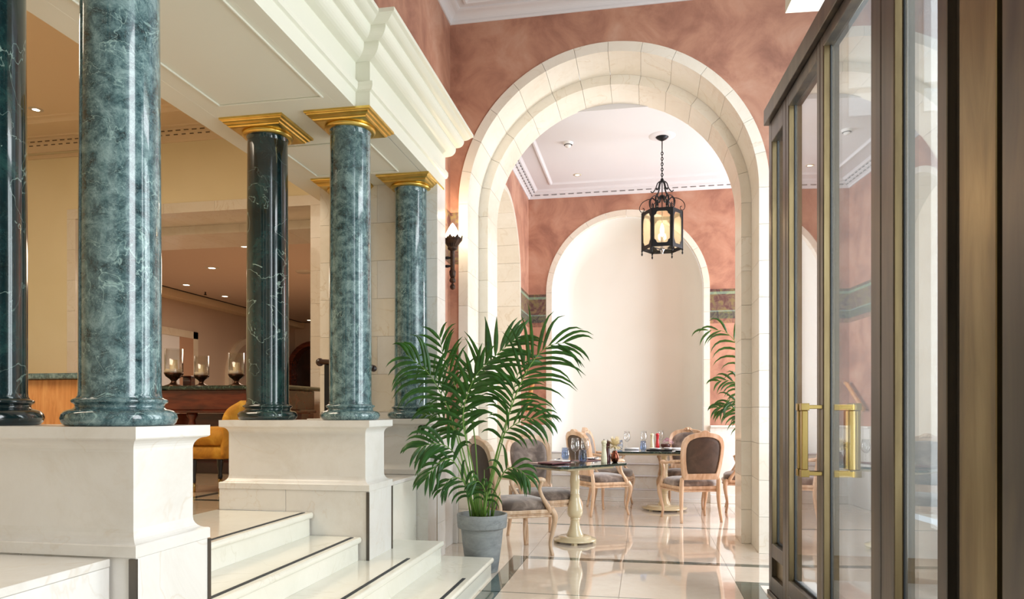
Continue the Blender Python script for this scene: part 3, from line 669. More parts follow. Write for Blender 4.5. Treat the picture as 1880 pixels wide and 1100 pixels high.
# ================================================================== STAIRS
stairs = sroot('staircase', 'four white marble steps with black anti slip strips')
RH = ZU / 4
def step(name, xn, z, y0, y1, xb, strip_y):
    nose = .018
    m = MB()
    # tread slab with rounded nosing running along Y
    pr = [(xb, z), (xn - nose * .6, z)] + [(xn - nose * .6 + nose * .6 * sin(t * pi / 8), z - .019 + .019 * cos(t * pi / 8)) for t in range(1, 8)] + [(xn - nose * .6, z - .038), (xb, z - .038)]
    vs = [(p[0], y0, p[1]) for p in pr] + [(p[0], y1, p[1]) for p in pr]; k = len(pr)
    m._add(vs, [tuple(range(k)), tuple(reversed(range(k, 2 * k)))] + [(i, (i + 1) % k, k + (i + 1) % k, k + i) for i in range(k)])
    m.build('tread', M['step'], stairs, bevel=.006 if False else 0)
    MB().box(xb, xn - nose, y0 + .0, y1 - .012, z - RH + .0005, z - .038).build('riser', M['step'], stairs)
    MB().box(xn - .062, xn - .040, strip_y[0], strip_y[1], z - .001, z + .0025).build('anti_slip_strip', M['strip'], stairs)
XN = [-2.072, -1.746, -1.425, -1.10]
step('a', XN[0], ZU, 2.545, 4.189, -2.75, (2.56, 4.16))
step('b', XN[1], ZU - RH, 2.545, 4.189, -2.1, (2.56, 4.16))
step('c', XN[2], ZU - 2 * RH, 2.0, 4.93, -1.79, (2.0, 4.30))
step('d', XN[3], ZU - 3 * RH, 2.0, 5.13, -1.60, (2.0, 4.45))
MB().box(-1.795, -1.60, 4.189, 4.93, 0, ZU - 3 * RH - .002).build('riser', M['step'], stairs)

# ================================================================== BRONZE GLAZED DOORS
D0 = Vector((.823, 5.02, 0)); DD = Vector((.0646, -.9979, 0)); DN = Vector((.9979, .0646, 0))   # along (towards camera), outward (+X)
def dbox(mb, u0, u1, n0, n1, z0, z1):
    b = MB().box(u0, u1, n0, n1, z0, z1)
    mat = Matrix(((DD.x, DN.x, 0, D0.x), (DD.y, DN.y, 0, D0.y), (0, 0, 1, 0), (0, 0, 0, 1)))
    return mb.join(b.xf(mat))
def db(u0, u1, n0, n1, z0, z1, name, mat, par, bevel=.003): return dbox(MB(), u0, u1, n0, n1, z0, z1).build(name, M[mat], par, bevel=bevel)
gs = sroot('door_2', 'bronze framed glass entrance doors and side lights')
def leaf(u0, u1, s0, s1, zb, zt, z0, z1, par, low=False):
    """u0..u1 leaf outline; stiles of width s0 (far) and s1 (near); glass between zb and zt"""
    for a, b in ((u0, u0 + s0), (u1 - s1, u1)):
        db(a, b, 0, .055, z0, z1, 'stile', 'bronze', par)
    db(u0 + s0, u1 - s1, 0.0, .055, zt, z1, 'rail', 'bronze', par); db(u0 + s0, u1 - s1, 0.0, .055, zb - .09, zb, 'rail', 'bronze', par)
    if low:
        db(u0 + s0, u1 - s1, 0.03, .05, z0 + .10, zb - .09, 'kick_panel', 'bronze_gold', par); db(u0 + s0, u1 - s1, 0.0, .055, z0, z0 + .10, 'rail', 'bronze', par)
    elif zb - .09 > z0: db(u0 + s0, u1 - s1, 0.0, .055, z0, zb - .09, 'rail', 'bronze', par)
    # brass glazing bead, black gasket, pane
    db(u0 + s0, u0 + s0 + .006, .004, .034, zb, zt, 'glazing_bead', 'bronze_gold', par, 0)
    db(u0 + s0, u0 + s0 + .012, .034, .040, zb, zt, 'gasket', 'gasket', par, 0); db(u1 - s1 - .012, u1 - s1, .034, .040, zb, zt, 'gasket', 'gasket', par, 0)
    db(u0 + s0, u1 - s1, .034, .040, zb, zb + .012, 'gasket', 'gasket', par, 0)
    db(u0 + s0 + .004, u1 - s1 - .004, .0405, .0475, zb + .002, zt - .002, 'pane', 'pane', par, 0)
def lroot(name, lab):
    o = thing(name, lab, 'door'); return o
side1 = sroot('window_1', 'narrow glazed side light at the far end of the doors')
leaf(0, .43, .075, .07, .35, 3.02, .03, 3.16, side1, low=True)
d1 = lroot('door_leaf', 'far leaf of the bronze and glass double door, brass pull handle')
leaf(.44, 1.105, .05, .05, .20, 3.08, .03, 3.16, d1)
d2 = lroot('door_leaf', 'near leaf of the bronze and glass double door, wider pane')
leaf(1.113, 1.90, .045, .10, .20, 3.10, .03, 3.16, d2)
side2 = sroot('window_2', 'narrow glazed side light nearest the camera')
leaf(1.91, 2.455, .12, .065, .20, 3.40, .03, 4.2, side2)
hd = db(-.02, 1.91, -.03, .085, 3.165, 3.27, 'door_header', 'bronze', gs)
db(-.01, 1.91, -.01, .07, 0, .028, 'threshold', 'bronze', gs)
# near jamb: stepped bronze posts
for a, b, n0, n1, mt in ((2.455, 2.50, .03, .13, 'bronze'), (2.50, 2.52, .05, .12, 'bronze'), (2.535, 2.548, .10, .30, 'gasket'), (2.55, 2.76, -.006, .20, 'bronze_gold'), (2.765, 2.785, .02, .1, 'gasket'), (2.79, 2.90, -.006, .14, 'bronze'), (2.905, 3.3, -.012, .14, 'bronze_gold')):
    db(a, b, n0, n1, 0, 4.2, 'jamb_post', mt, gs)
db(-.0, .012, .056, .30, 0, 3.16, 'jamb_post', 'bronze', gs) if False else None
# handles
def handle(u, parent, side):
    s = -1
    h = db(u - .016, u + .016, -.104, -.072, .925, 1.232, 'handle', 'brass', parent, .004)
    for z in (1.232, .888): db(u - .018, u + .018, -.108, -.066, z, z + .037, 'handle_end', 'brass', h, .002)
    for z in (1.240, .896): db(u - .007, u + .007, -.07, .0, z, z + .02, 'handle_bracket', 'brass', h, .002)
    g = db(u - .012, u + .012, .13, .154, .925, 1.232, 'handle', 'brass', parent, .004)
    for z in (1.232, .888): db(u - .012, u + .012, .055, .158, z, z + .03, 'handle_bracket', 'brass', g, .002)
handle(1.075, d1, -1); handle(1.143, d2, -1)
# cream lintel box over the doors
lt = dbox(dbox(MB(), .50, 3.3, -.02, .40, 3.64, 4.95), .62, 3.3, -.09, .0, 3.70, 3.80)
struct('trim_15', lt, 'cream')

# ================================================================== CHAIRS
def make_chair():
    t = thing('armchair', '', 'chair')
    wd, vl = M['wood'], M['velvet']
    # seat rail: moulded curved frame
    out = [(-.245, -.24), (.245, -.24), (.275, .0), (.30, .22), (.15, .265), (0, .275), (-.15, .265), (-.30, .22), (-.275, 0)]
    def scale(P, s): return [(x * s, y * s) for x, y in P]
    m = MB().prism(scale(out, .985), .335, .352, 'z').prism(scale(out, .955), .352, .368, 'z').prism(scale(out, 1.0), .368, .40, 'z')
    m.build('seat_frame', wd, t, bevel=.006, seg=2)
    # cushion: domed
    ring = []; K = 36
    def outl(a):
        c, s_ = cos(a), sin(a); rx = .262 + .02 * max(s_, 0); e = 0.55
        return (rx * math.copysign(abs(c) ** e, c), .235 * math.copysign(abs(s_) ** e, s_) + .01)
    vs = []; lev = [(1.0, .392), (1.035, .42), (1.02, .447), (.93, .468), (.75, .481), (.45, .489), (0.15, .492)]
    for f, z in lev:
        for i in range(K): x, y = outl(2 * pi * i / K); vs.append((x * f, y * f, z))
    fs = [(j * K + i, j * K + (i + 1) % K, (j + 1) * K + (i + 1) % K, (j + 1) * K + i) for j in range(len(lev) - 1) for i in range(K)]
    fs.append(tuple(range(K))); fs.append(tuple((len(lev) - 1) * K + i for i in range(K)))
    MB()._add(vs, fs, True).build('seat', vl, t)
    # back: outline ring leaning backwards
    half = [(.205, .475), (.222, .56), (.236, .66), (.245, .76), (.246, .84), (.236, .90), (.212, .945), (.17, .975), (.12, .992), (.06, 1.0)]
    crest = [(.045, 1.008), (.03, 1.02), (.0, 1.026)]
    o_ = half + crest; outer = o_ + [(-x, z) for x, z in reversed(o_[:-1])]
    hi = [(.165, .545), (.180, .60), (.192, .68), (.200, .76), (.200, .83), (.190, .875), (.168, .91), (.13, .932), (.09, .945), (.05, .950), (.035, .952), (.02, .953), (.0, .954)]
    inner = hi + [(-x, z) for x, z in reversed(hi[:-1])]
    lean = lambda z: -.225 - (z - .40) * .19
    def curve_y(x): return -0.035 + .5 * x * x
    n = len(outer); th = .026
    vs = [(x, lean(z) + curve_y(x) - th, z) for x, z in outer] + [(x, lean(z) + curve_y(x) - th, z) for x, z in inner] + [(x, lean(z) + curve_y(x) + th, z) for x, z in outer] + [(x, lean(z) + curve_y(x) + th * .7, z) for x, z in inner]
    fs = []
    for i in range(n):
        j = (i + 1) % n
        fs += [(i, j, n + j, n + i), (2 * n + i, 3 * n + i, 3 * n + j, 2 * n + j), (i, 2 * n + i, 2 * n + j, j), (n + i, n + j, 3 * n + j, 3 * n + i)]
    bf = MB()._add(vs, fs).build('back_frame', wd, t, bevel=.006, seg=2)
    cr = MB()
    for x, z, r in ((0, 1.0, .02), (.026, .994, .013), (-.026, .994, .013), (.046, .986, .009), (-.046, .986, .009)): cr.sphere((x, lean(z) + curve_y(x) + th + .0, z), r, 8, 1.0)
    cr.build('carved_crest', wd, bf)
    def pad(y_off, bulge, name, mat):
        c = (0, .75); L = [1.03, .97, .80, .5, .2]; b = [0, .6, .9, 1, 1.02]; vs = []
        for f, h in zip(L, b):
            for x, z in inner:
                X = c[0] + (x - c[0]) * f; Z = c[1] + (z - c[1]) * f
                vs.append((X, lean(Z) + curve_y(X) + y_off + bulge * h, Z))
        fs = [(j * n + i, j * n + (i + 1) % n, (j + 1) * n + (i + 1) % n, (j + 1) * n + i) for j in range(len(L) - 1) for i in range(n)]
        fs.append(tuple((len(L) - 1) * n + i for i in range(n))); fs.append(tuple(range(n)))
        MB()._add(vs, fs, True).build(name, mat, t)
    pad(.006, .035, 'backrest', vl); pad(-.006, -.016, 'back_panel', M['velvet_back'])
    # legs
    for s in (-1, 1):
        P = bez([(s * .215, lean(.50) - .032 + .02, .50), (s * .218, -.245, .38), (s * .222, -.25, .22), (s * .235, -.29, .0)], 6)
        MB().tube(P, lerps([.022, .026, .022, .016], len(P)), 8, flat=.9).build('leg', wd, t)
        P = bez([(s * .27, .205, .40), (s * .292, .232, .33), (s * .276, .218, .20), (s * .258, .205, .10), (s * .268, .222, .0)], 6)
        MB().tube(P, lerps([.030, .027, .019, .014, .016], len(P)), 8).build('leg', wd, t)
        P = bez([(s * .240, -.262, .685), (s * .270, -.15, .675), (s * .298, .0, .652), (s * .305, .09, .658), (s * .306, .125, .645)], 6)
        a = MB().tube(P, lerps([.016, .018, .017, .022, .020], len(P)), 8, flat=1.2).build('armrest', wd, t)
        P = bez([(s * .304, .105, .645), (s * .296, .085, .58), (s * .285, .12, .50), (s * .286, .165, .43), (s * .282, .185, .385)], 6)
        MB().tube(P, lerps([.020, .015, .017, .022, .024], len(P)), 8).build('arm_support', wd, a)
        MB().tube([(s * .262, -.13, .688), (s * .30, .03, .672)], [.018, .018], 8, flat=1.1).build('arm_pad', vl, a) if False else None
    return t
def heading(dx, dy): return math.atan2(-dx, dy)     # local +Y faces (dx,dy)
chair0 = make_chair()
CH = 'limed wood armchairs in the dining area'
places = [
    ((.52, 8.37), (-.34, .94), 'armchair seen squarely from behind, brown back, at the right front of the far table'),
    ((-.53, 8.65), (.80, .60), 'armchair turned right, its brown back partly hidden by the wine glasses'),
    ((-.42, 9.42), (1.0, -.12), 'pale armchair farthest back, peeping out behind the turned brown backed one'),
    ((-.98, 6.80), (.57, -.82), 'armchair facing the camera behind the left corner of the near table'),
    ((-1.11, 6.10), (.82, .57), 'nearest armchair, beside the palm pot, its back behind the fronds'),
    ((.50, 9.50), (-.2, -1), 'grey blue upholstered armchair on the far side of the far table'),
    ((1.22, 9.22), (-1, .1), 'armchair cut off by the right pier, only arm and seat showing')]
for i, ((x, y), (dx, dy), lab) in enumerate(places):
    if i == 0:
        chair0.location = (x, y, 0); chair0.rotation_euler = (0, 0, heading(dx, dy)); chair0['label'] = lab; chair0['group'] = CH
    else: dup(chair0, (x, y, 0), heading(dx, dy), lab, CH)

# ================================================================== TABLES
def table(x, y, rz, lx, ly, base_r, top_z, label, s=1.0):
    t = thing('dining_table', label, 'table', (x, y, 0), rz, 'marble topped pedestal tables')
    c = .05
    def oct_(hx, hy, c): return [(-hx + c, -hy), (hx - c, -hy), (hx, -hy + c), (hx, hy - c), (hx - c, hy), (-hx + c, hy), (-hx, hy - c), (-hx, -hy + c)]
    MB().prism(oct_(lx / 2, ly / 2, .05), top_z - .022, top_z, 'z').build('tabletop', M['top_green'], t, bevel=.005, seg=2)
    MB().prism(oct_(lx / 2 - .09, ly / 2 - .09, .05), top_z - .048, top_z - .022, 'z').build('sub_top', M['ivory'], t)
    prof = [(.078, .045), (.080, .062), (.072, .085), (.058, .12), (.047, .16), (.041, .20), (.041, .212), (.046, .216), (.046, .224), (.041, .228), (.056, .238), (.071, .262), (.075, .290), (.070, .325), (.059, .370), (.048, .415), (.042, .448), (.045, .452), (.045, .460), (.041, .466), (.043, .52), (.047, .57), (.043, .615), (.038, .65), (.042, .672), (.050, top_z - .048)]
    MB().lathe(prof, (0, 0, 0), 32).build('stem', M['ivory'], t)
    b = MB().lathe([(base_r, .02), (base_r * 1.01, .024), (base_r, .036), (base_r * .8, .040), (base_r * .78, .054), (base_r * .74, .058), (.05, .060)], (0, 0, 0), 48).build('base', M['ivory'], t)
    for k in range(4):
        a = pi / 4 + k * pi / 2; MB().box(-.02, .02, -.02, .02, 0, .021).xf(Matrix.Translation((base_r * .85 * cos(a), base_r * .85 * sin(a), 0))).build('foot', M['ivory'], b)
    return t
TZ1, TZ2 = .745, .745
table(-.65, 6.68, math.atan2(.652, .564), .86, .62, .20, TZ1, 'near table set at an angle under the arch, dark green marble top')
table(.24, 9.12, 0.0, 1.28, .74, .28, TZ2, 'far table in front of the white niche, dark green marble top')

# ---- tableware
def lathe_thing(name, prof, mat, loc, label, cat, group=None, n=20):
    o = MB().lathe(prof, (0, 0, 0), n, closed=False).build(name, M[mat] if isinstance(mat, str) else mat); o.location = loc; return tag(o, label, cat, group)
WG = [(.0001, .004), (.034, .004), (.035, .001), (.012, .0005)]
def wine_glass(loc, label, h=.235):
    t = thing('wine_glass', label, 'glass', loc, 0, 'wine glasses on the tables'); k = h / .235
    MB().lathe([(.0005, .003), (.033, .0035), (.036, .001), (.034, .0)], (0, 0, 0), 24, closed=False).build('foot', M['drink'], t)
    MB().lathe([(.010, .003), (.0045, .012), (.0038, .09 * k), (.006, .098 * k)], (0, 0, 0), 10).build('stem', M['drink'], t)
    MB().lathe([(.006, .098 * k), (.022, .108 * k), (.038, .130 * k), (.043, .15 * k), (.040, .18 * k), (.033, h), (.0318, h), (.0385, .18 * k), (.0415, .15 * k), (.0365, .131 * k), (.020, .110 * k), (.0005, .102 * k)], (0, 0, 0), 24, closed=False).build('bowl', M['drink'], t)
    return t
def tumbler(loc, label):
    t = thing('tumbler', label, 'glass', loc, 0, 'blue tinted tumblers')
    MB().lathe([(.0005, .001), (.026, .001), (.033, .012), (.040, .035), (.041, .055), (.035, .125), (.0338, .125), (.0395, .055), (.038, .036), (.030, .016), (.0005, .012)], (0, 0, 0), 24, closed=False).build('bowl', M['drink_blue'], t)
    return t
def mill(loc, label, mat, h=.225):
    t = thing('pepper_mill', label, 'mill', loc, 0, 'pepper and salt mills'); k = h / .225
    MB().lathe([(.028, 0), (.029, .004), (.029, .05), (.0275, .055), (.0285, .058), (.027, .066), (.0245, .09), (.020, .125), (.019, .14), (.022, .158), (.022, .160)], (0, 0, 0), 24).xf(Matrix.Scale(k, 4)).build('body', M[mat], t)
    MB().lathe([(.018, .161), (.023, .166), (.019, .174), (.024, .182), (.027, .192), (.026, .204), (.018, .212), (.008, .214)], (0, 0, 0), 24).xf(Matrix.Scale(k, 4)).build('head', M[mat], t)
    MB().lathe([(.004, .214), (.004, .218), (.008, .220), (.008, .224), (.003, .226)], (0, 0, 0), 12).xf(Matrix.Scale(k, 4)).build('nut', M['steel'], t)
    return t
z = TZ1
def P1(px, py): return onz(px, py, TZ1)
def P2(px, py): return onz(px, py, TZ2)
tumbler(P1(1038, 845), 'blue tumbler standing alone at the left on the near table')
tumbler(P1(1070, 850), 'blue tumbler in front of the wine glasses on the near table')
wine_glass(P1(1056, 848), 'left wine glass on the near table', .23)
wine_glass(P1(1074, 846.5), 'right wine glass on the near table', .225)
mill(P1(1109, 850), 'cream pepper mill beside the copper vase on the near table', 'mill')
mill(P1(1116, 848.5), 'dark red mill just behind the cream one on the near table', 'mill_dark', .215)
def spiky(n, r0, r1, c, wd, mb=None, up=.25):
    mb = mb or MB()
    for i in range(n):
        th = random.uniform(0, 2 * pi); el = random.uniform(-.45, 1.4); L = random.uniform(r0, r1)
        d = Vector((cos(th) * cos(el), sin(th) * cos(el), sin(el))); s = d.cross(Vector((0, 0, 1))); s = s.normalized() if s.length > .01 else Vector((1, 0, 0))
        c0 = Vector(c); mid = c0 + d * L * .6 + Vector((0, 0, .003)); tip = c0 + d * L + Vector((0, 0, -.004 * (1 - sin(el))))
        mb._add([c0 + s * wd * .4, mid + s * wd, tip, mid - s * wd, c0 - s * wd * .4], [(0, 1, 2, 3, 4)])
    return mb
v = thing('flower_vase', 'dark copper vase holding a spiky cream flower on the near table', 'vase', P1(1129, 849))
MB().lathe([(.018, 0), (.024, .003), (.036, .025), (.040, .045), (.036, .068), (.024, .092), (.019, .106), (.021, .112), (.017, .112), (.016, .10), (.0005, .09)], (0, 0, 0), 28, closed=False).build('vase', M['copper'], v)
fl_ = spiky(170, .06, .110, (0, 0, .160), .0085).build('flower', M['petal'], v)
MB().tube([(0, 0, .09), (0, 0, .145)], .003, 6).build('flower_stem', M['stalk'], fl_)
rot1 = math.atan2(.652, .564)
def flat(name, loc, rz, sx, sy, sz, mat, label, cat, group=None, dz=0, bevel=.001):
    o = MB().box(-sx / 2, sx / 2, -sy / 2, sy / 2, 0, sz).build(name, M[mat], bevel=bevel); o.location = (loc[0], loc[1], loc[2] + dz); o.rotation_euler = (0, 0, rz); return tag(o, label, cat, group)
flat('place_mat', P1(1012, 850), rot1, .36, .26, .004, 'mat_pink', 'dusty pink place mat at the left end of the near table', 'mat')
flat('menu', P1(1018, 852), rot1 + .1, .26, .18, .012, 'maroon', 'maroon menu lying on the pink place mat', 'menu', dz=.005)
flat('place_mat', P1(1078, 846), rot1, .30, .22, .004, 'maroon', 'maroon place mat under the right hand setting of the near table', 'mat')
flat('napkin', P1(1028, 850), rot1, .10, .18, .008, 'linen', 'folded white napkin on the maroon menu', 'napkin', dz=.018)
lathe_thing('side_plate', [(.0005, .003), (.045, .003), (.072, .012), (.074, .013), (.05, .0), (.0005, 0)], 'china', (*P1(1088, 844)[:2], TZ1 + .005), 'small white side plate on the maroon place mat', 'plate', n=28)
for px, py, lb in ((1022, 848, 'steel knife on the near table beside the tumbler'), (1092, 845, 'steel knife across the side plate on the near table')):
    o = MB().tube([(-.10, 0, .004), (.0, 0, .004), (.10, 0, .003)], [.004, .005, .007], 6, flat=.3).build('knife', M['steel']); o.location = (*P1(px, py)[:2], TZ1 + .02); o.rotation_euler = (0, 0, rot1 + .5); tag(o, lb, 'knife')
# far table
tumbler(P2(1138, 826), 'leftmost blue tumbler on the far table')
tumbler(P2(1181, 828), 'blue tumbler before a wine glass on the far table')
for px, py, lb in ((1151, 825.5, 'leftmost wine glass on the far table'), (1182, 824.5, 'wine glass behind the blue tumbler on the far table'), (1213, 821.5, 'wine glass behind the red mill'), (1259, 822, 'left one of two wine glasses before the grey blue chair back'), (1270, 822.5, 'right one of two wine glasses before the grey blue chair back')):
    wine_glass(P2(px, py), lb, .235)
mill(P2(1197, 823.5), 'cream pepper mill on the far table', 'mill', .21)
mill(P2(1207, 823), 'bright red pepper mill on the far table', 'mill_red', .21)
t = thing('flower_bowl', 'brown bowl of magenta orchids on the far table', 'vase', P2(1222, 823))
MB().lathe([(.03, 0), (.055, .012), (.068, .04), (.062, .055), (.052, .058), (.0005, .05)], (0, 0, 0), 24, closed=False).build('bowl', M['brown'], t)
for k in range(7):
    a = k * .9; c = (.05 * cos(a) + .03, .035 * sin(a), .075 + .02 * (k % 3)); mb = MB()
    for j in range(6):
        b = j * pi / 3 + a; mb.lathe([(.0005, -.002), (.014, .0), (.0005, .003)], (c[0] + .018 * cos(b), c[1] + .006 * sin(b * 2), c[2] + .018 * sin(b)), 8, closed=False)
    mb.build('orchid', M['orchid'] if k % 3 else M['orchid_pale'], t)
t = thing('plate_stack', 'black tray with white china dishes at the front of the far table', 'tray', P2(1210, 827))
MB().box(-.16, .16, -.10, .10, 0, .012).build('tray', M['black'], t, bevel=.004)
MB().lathe([(.0005, .014), (.06, .014), (.085, .030), (.08, .03), (.0005, .02)], (-.05, 0, 0), 24, closed=False).build('dish', M['china'], t)
MB().lathe([(.0005, .014), (.04, .014), (.058, .036), (.054, .036), (.0005, .02)], (.11, .02, 0), 24, closed=False).build('dish', M['china'], t)
for px, lb in ((1160, 'rolled white napkin at the left on the far table'), (1238, 'rolled white napkin right of the orchids on the far table')):
    o = MB().tube([(-.09, 0, .014), (.09, 0, .014)], .014, 10).build('napkin', M['linen']); o.location = P2(px, 826); tag(o, lb, 'napkin')
lathe_thing('side_plate', [(.0005, .003), (.055, .003), (.09, .012), (.092, .013), (.06, .0), (.0005, 0)], 'china', P2(1250, 828.5), 'white plate right of the black tray on the far table', 'plate', n=28)

# ================================================================== PALM
def frond(path, L, n, mat, parent, droop=.5, wdt=.017, start=.35, tw=0.0, stem_r=.007, fold=.55, plane=None):
    P = bez(path, 10); m = len(P)
    # cumulative length
    cum = [0]
    for i in range(1, m): cum.append(cum[-1] + (P[i] - P[i - 1]).length)
    tot = cum[-1]
    def at(s):
        d = s * tot
        for i in range(1, m):
            if cum[i] >= d: t = (d - cum[i - 1]) / max(cum[i] - cum[i - 1], 1e-6); return P[i - 1].lerp(P[i], t), (P[i] - P[i - 1]).normalized()
        return P[-1], (P[-1] - P[-2]).normalized()
    st = MB().tube(P, lerps([stem_r, stem_r * .75, stem_r * .5, stem_r * .2], m), 6)
    lf = MB()
    n = int(n * .85)
    for k in range(n):
        for side in (-1, 1):
            s = start + (1 - start) * (k + .5 * (side > 0) * .6) / n
            s = min(s, .995); p, t = at(s); q = (s - start) / (1 - start)
            ll = 1.3 * L * (.62 + 1.1 * q - 1.35 * q * q) * random.uniform(.9, 1.08); ll = max(ll, L * .32)
            up = plane if plane else Vector((0, -1, 0.25)); sd = t.cross(up)
            if sd.length < .05: sd = Vector((1, 0, 0))
            sd.normalize(); nrm = sd.cross(t).normalized()
            ang = R(58 - 34 * q) + random.uniform(-.12, .12)
            d = (t * cos(ang) + sd * side * sin(ang) + nrm * random.uniform(-.12, .22) * fold).normalized()
            g = droop * random.uniform(.8, 1.25)
            pts = []; cur = p.copy(); dd = d.copy(); N = 7
            for j in range(N):
                pts.append(cur.copy()); dd = (dd + Vector((0, 0, -g * .95 * ((j + 1) / N) ** 1.4))).normalized(); cur += dd * ll / (N - 1)
            wl = wdt * 1.4 * random.uniform(.85, 1.15); vs = []
            ws = [.25, .8, 1.0, .95, .72, .42, .03]
            for j, c in enumerate(pts):
                tt = (pts[min(j + 1, N - 1)] - pts[max(j - 1, 0)]).normalized()
                wv = tt.cross(nrm); wv = wv.normalized() if wv.length > .05 else sd
                hh = tt.cross(wv) * .22 * wl * ws[j]
                vs += [c - wv * wl * ws[j] * .5 + hh, c, c + wv * wl * ws[j] * .5 + hh]
            fs = []
            for j in range(N - 1):
                a = j * 3; fs += [(a, a + 1, a + 4, a + 3), (a + 1, a + 2, a + 5, a + 4)]
            lf._add(vs, fs, False)
    o = lf.build('frond', M[mat], parent); st.build('stalk', M['stalk'], o)
    return o
PX_, PY_ = -1.235, 5.33
palm = thing('potted_palm', 'large potted kentia palm in a grey pot at the foot of the steps', 'plant', (PX_, PY_, 0))
inv = Matrix.Translation((-PX_, -PY_, 0))
pot = MB().lathe([(.0005, .004), (.118, .0), (.122, .004), (.150, .20), (.163, .325), (.168, .335), (.186, .338), (.190, .345), (.196, .435), (.194, .442), (.186, .444), (.176, .440), (.172, .40), (.0005, .395)], (0, 0, 0), 56, closed=False).build('pot', M['pot'], palm)
MB().lathe([(.0005, .402), (.173, .400)], (0, 0, 0), 32, closed=False).build('soil', M['soil'], palm)
def loc(px, py, dy=0.0):
    p = ony(px, py, PY_ + dy); return inv @ Vector(p)
def F(pts, L, n, droop=.5, w=.017, start=.35, r=.007, **kw):
    m_ = len(pts); path = []
    for i, q_ in enumerate(pts):
        dy = q_[2] if len(q_) > 2 else 0
        path.append(loc(q_[0], q_[1], dy))
    frond(path, L, n, 'leaf', palm, droop, w, start, stem_r=r, **kw)
# path points: (px, py, depth offset)
F([(884, 950, 0), (915, 820, -.05), (958, 700, -.08), (1000, 640, -.10), (1046, 628, -.12)], .40, 17, .55, .019, .52)
F([(880, 950, .02), (874, 830, .0), (868, 738, -.04), (900, 665, -.05), (955, 615, 0)], .34, 16, .35, .024, .58)
F([(876, 950, 0), (862, 850, -.02), (846, 740, -.06), (816, 660, -.10), (806, 612, -.12)], .27, 15, .45, .018, .55)
F([(874, 950, 0), (850, 850, -.05), (826, 760, -.12), (790, 690, -.18), (745, 650, -.22)], .34, 15, .75, .020, .55)
F([(880, 950, 0), (868, 860, -.1), (850, 770, -.18), (868, 700, -.25), (900, 660, -.28)], .27, 14, .5, .026, .50)
F([(870, 950, 0), (860, 890, -.05), (836, 835, -.12), (806, 815, -.2), (764, 822, -.26)], .26, 11, .75, .022, .6)
F([(876, 950, .0), (856, 880, .0), (838, 800, .05), (812, 768, .1), (775, 760, .14)], .25, 11, .8, .022, .62)
F([(888, 950, 0), (905, 870, -.05), (924, 800, -.1), (962, 772, -.12), (1008, 768, -.12)], .24, 11, .7, .018, .6)
F([(890, 950, 0), (912, 895, -.12), (930, 862, -.18), (952, 862, -.22), (972, 880, -.24)], .20, 9, .8, .020, .55)
F([(876, 950, 0), (862, 905, -.15), (846, 880, -.2), (826, 880, -.22), (806, 905, -.22)], .19, 10, .9, .018, .35)
F([(882, 950, 0), (892, 910, -.1), (880, 885, -.2), (866, 890, -.24)], .17, 9, .9, .018, .35)
F([(886, 950, .05), (930, 780, .12), (950, 690, .2), (975, 650, .3)], .25, 13, .5, .018, .55)
F([(872, 950, .02), (850, 880, -.1), (830, 845, -.16), (806, 850, -.2), (780, 880, -.24)], .22, 9, .8, .022, .62)
F([(880, 950, .02), (842, 800, .1), (800, 690, .16), (760, 680, .2)], .24, 12, .8, .016, .5)
for k in range(16):
    a = random.uniform(0, 2 * pi); r0 = random.uniform(.02, .09); h = random.uniform(.15, .42); lean = random.uniform(.03, .13)
    MB().tube([(r0 * cos(a), r0 * sin(a), .395), (r0 * 1.3 * cos(a), r0 * 1.3 * sin(a), .40 + h * .5), ((r0 + lean) * cos(a), (r0 + lean) * sin(a), .40 + h)], [.008, .006, .002], 6).build('stalk', M['stalk'], palm)
# second palm, right of the dining room
palm2 = thing('potted_palm', 'second palm, fronds reaching left from behind the right pier', 'plant', (1.42, 8.75, 0))
inv2 = Matrix.Translation((-1.42, -8.75, 0))
MB().lathe([(.0005, .0), (.15, .0), (.20, .05), (.215, .20), (.20, .36), (.21, .40), (.19, .40), (.0005, .37)], (0, 0, 0), 40, closed=False).build('pot', M['china'], palm2)
MB().lathe([(.19, .0), (.205, .03), (.212, .07), (.205, .08)], (0, 0, 0), 40, closed=False).build('pot_base', M['black'], palm2)
for pts, L in (([(1410, 905), (1385, 760), (1368, 665), (1335, 612), (1288, 606)], .36), ([(1408, 905), (1392, 800), (1372, 725), (1345, 700), (1312, 700)], .28), ([(1404, 905), (1394, 820), (1372, 770), (1345, 750), (1312, 748)], .28), ([(1414, 905), (1425, 760), (1440, 660), (1480, 620)], .34), ([(1410, 905), (1390, 800), (1362, 745), (1338, 735), (1318, 760)], .24)):
    path = [inv2 @ Vector(ony(a, b, 8.75 - .03 * i)) for i, (a, b) in enumerate(pts)]
    frond(path, L, 13, 'leaf', palm2, .8, .020, .45, stem_r=.007)

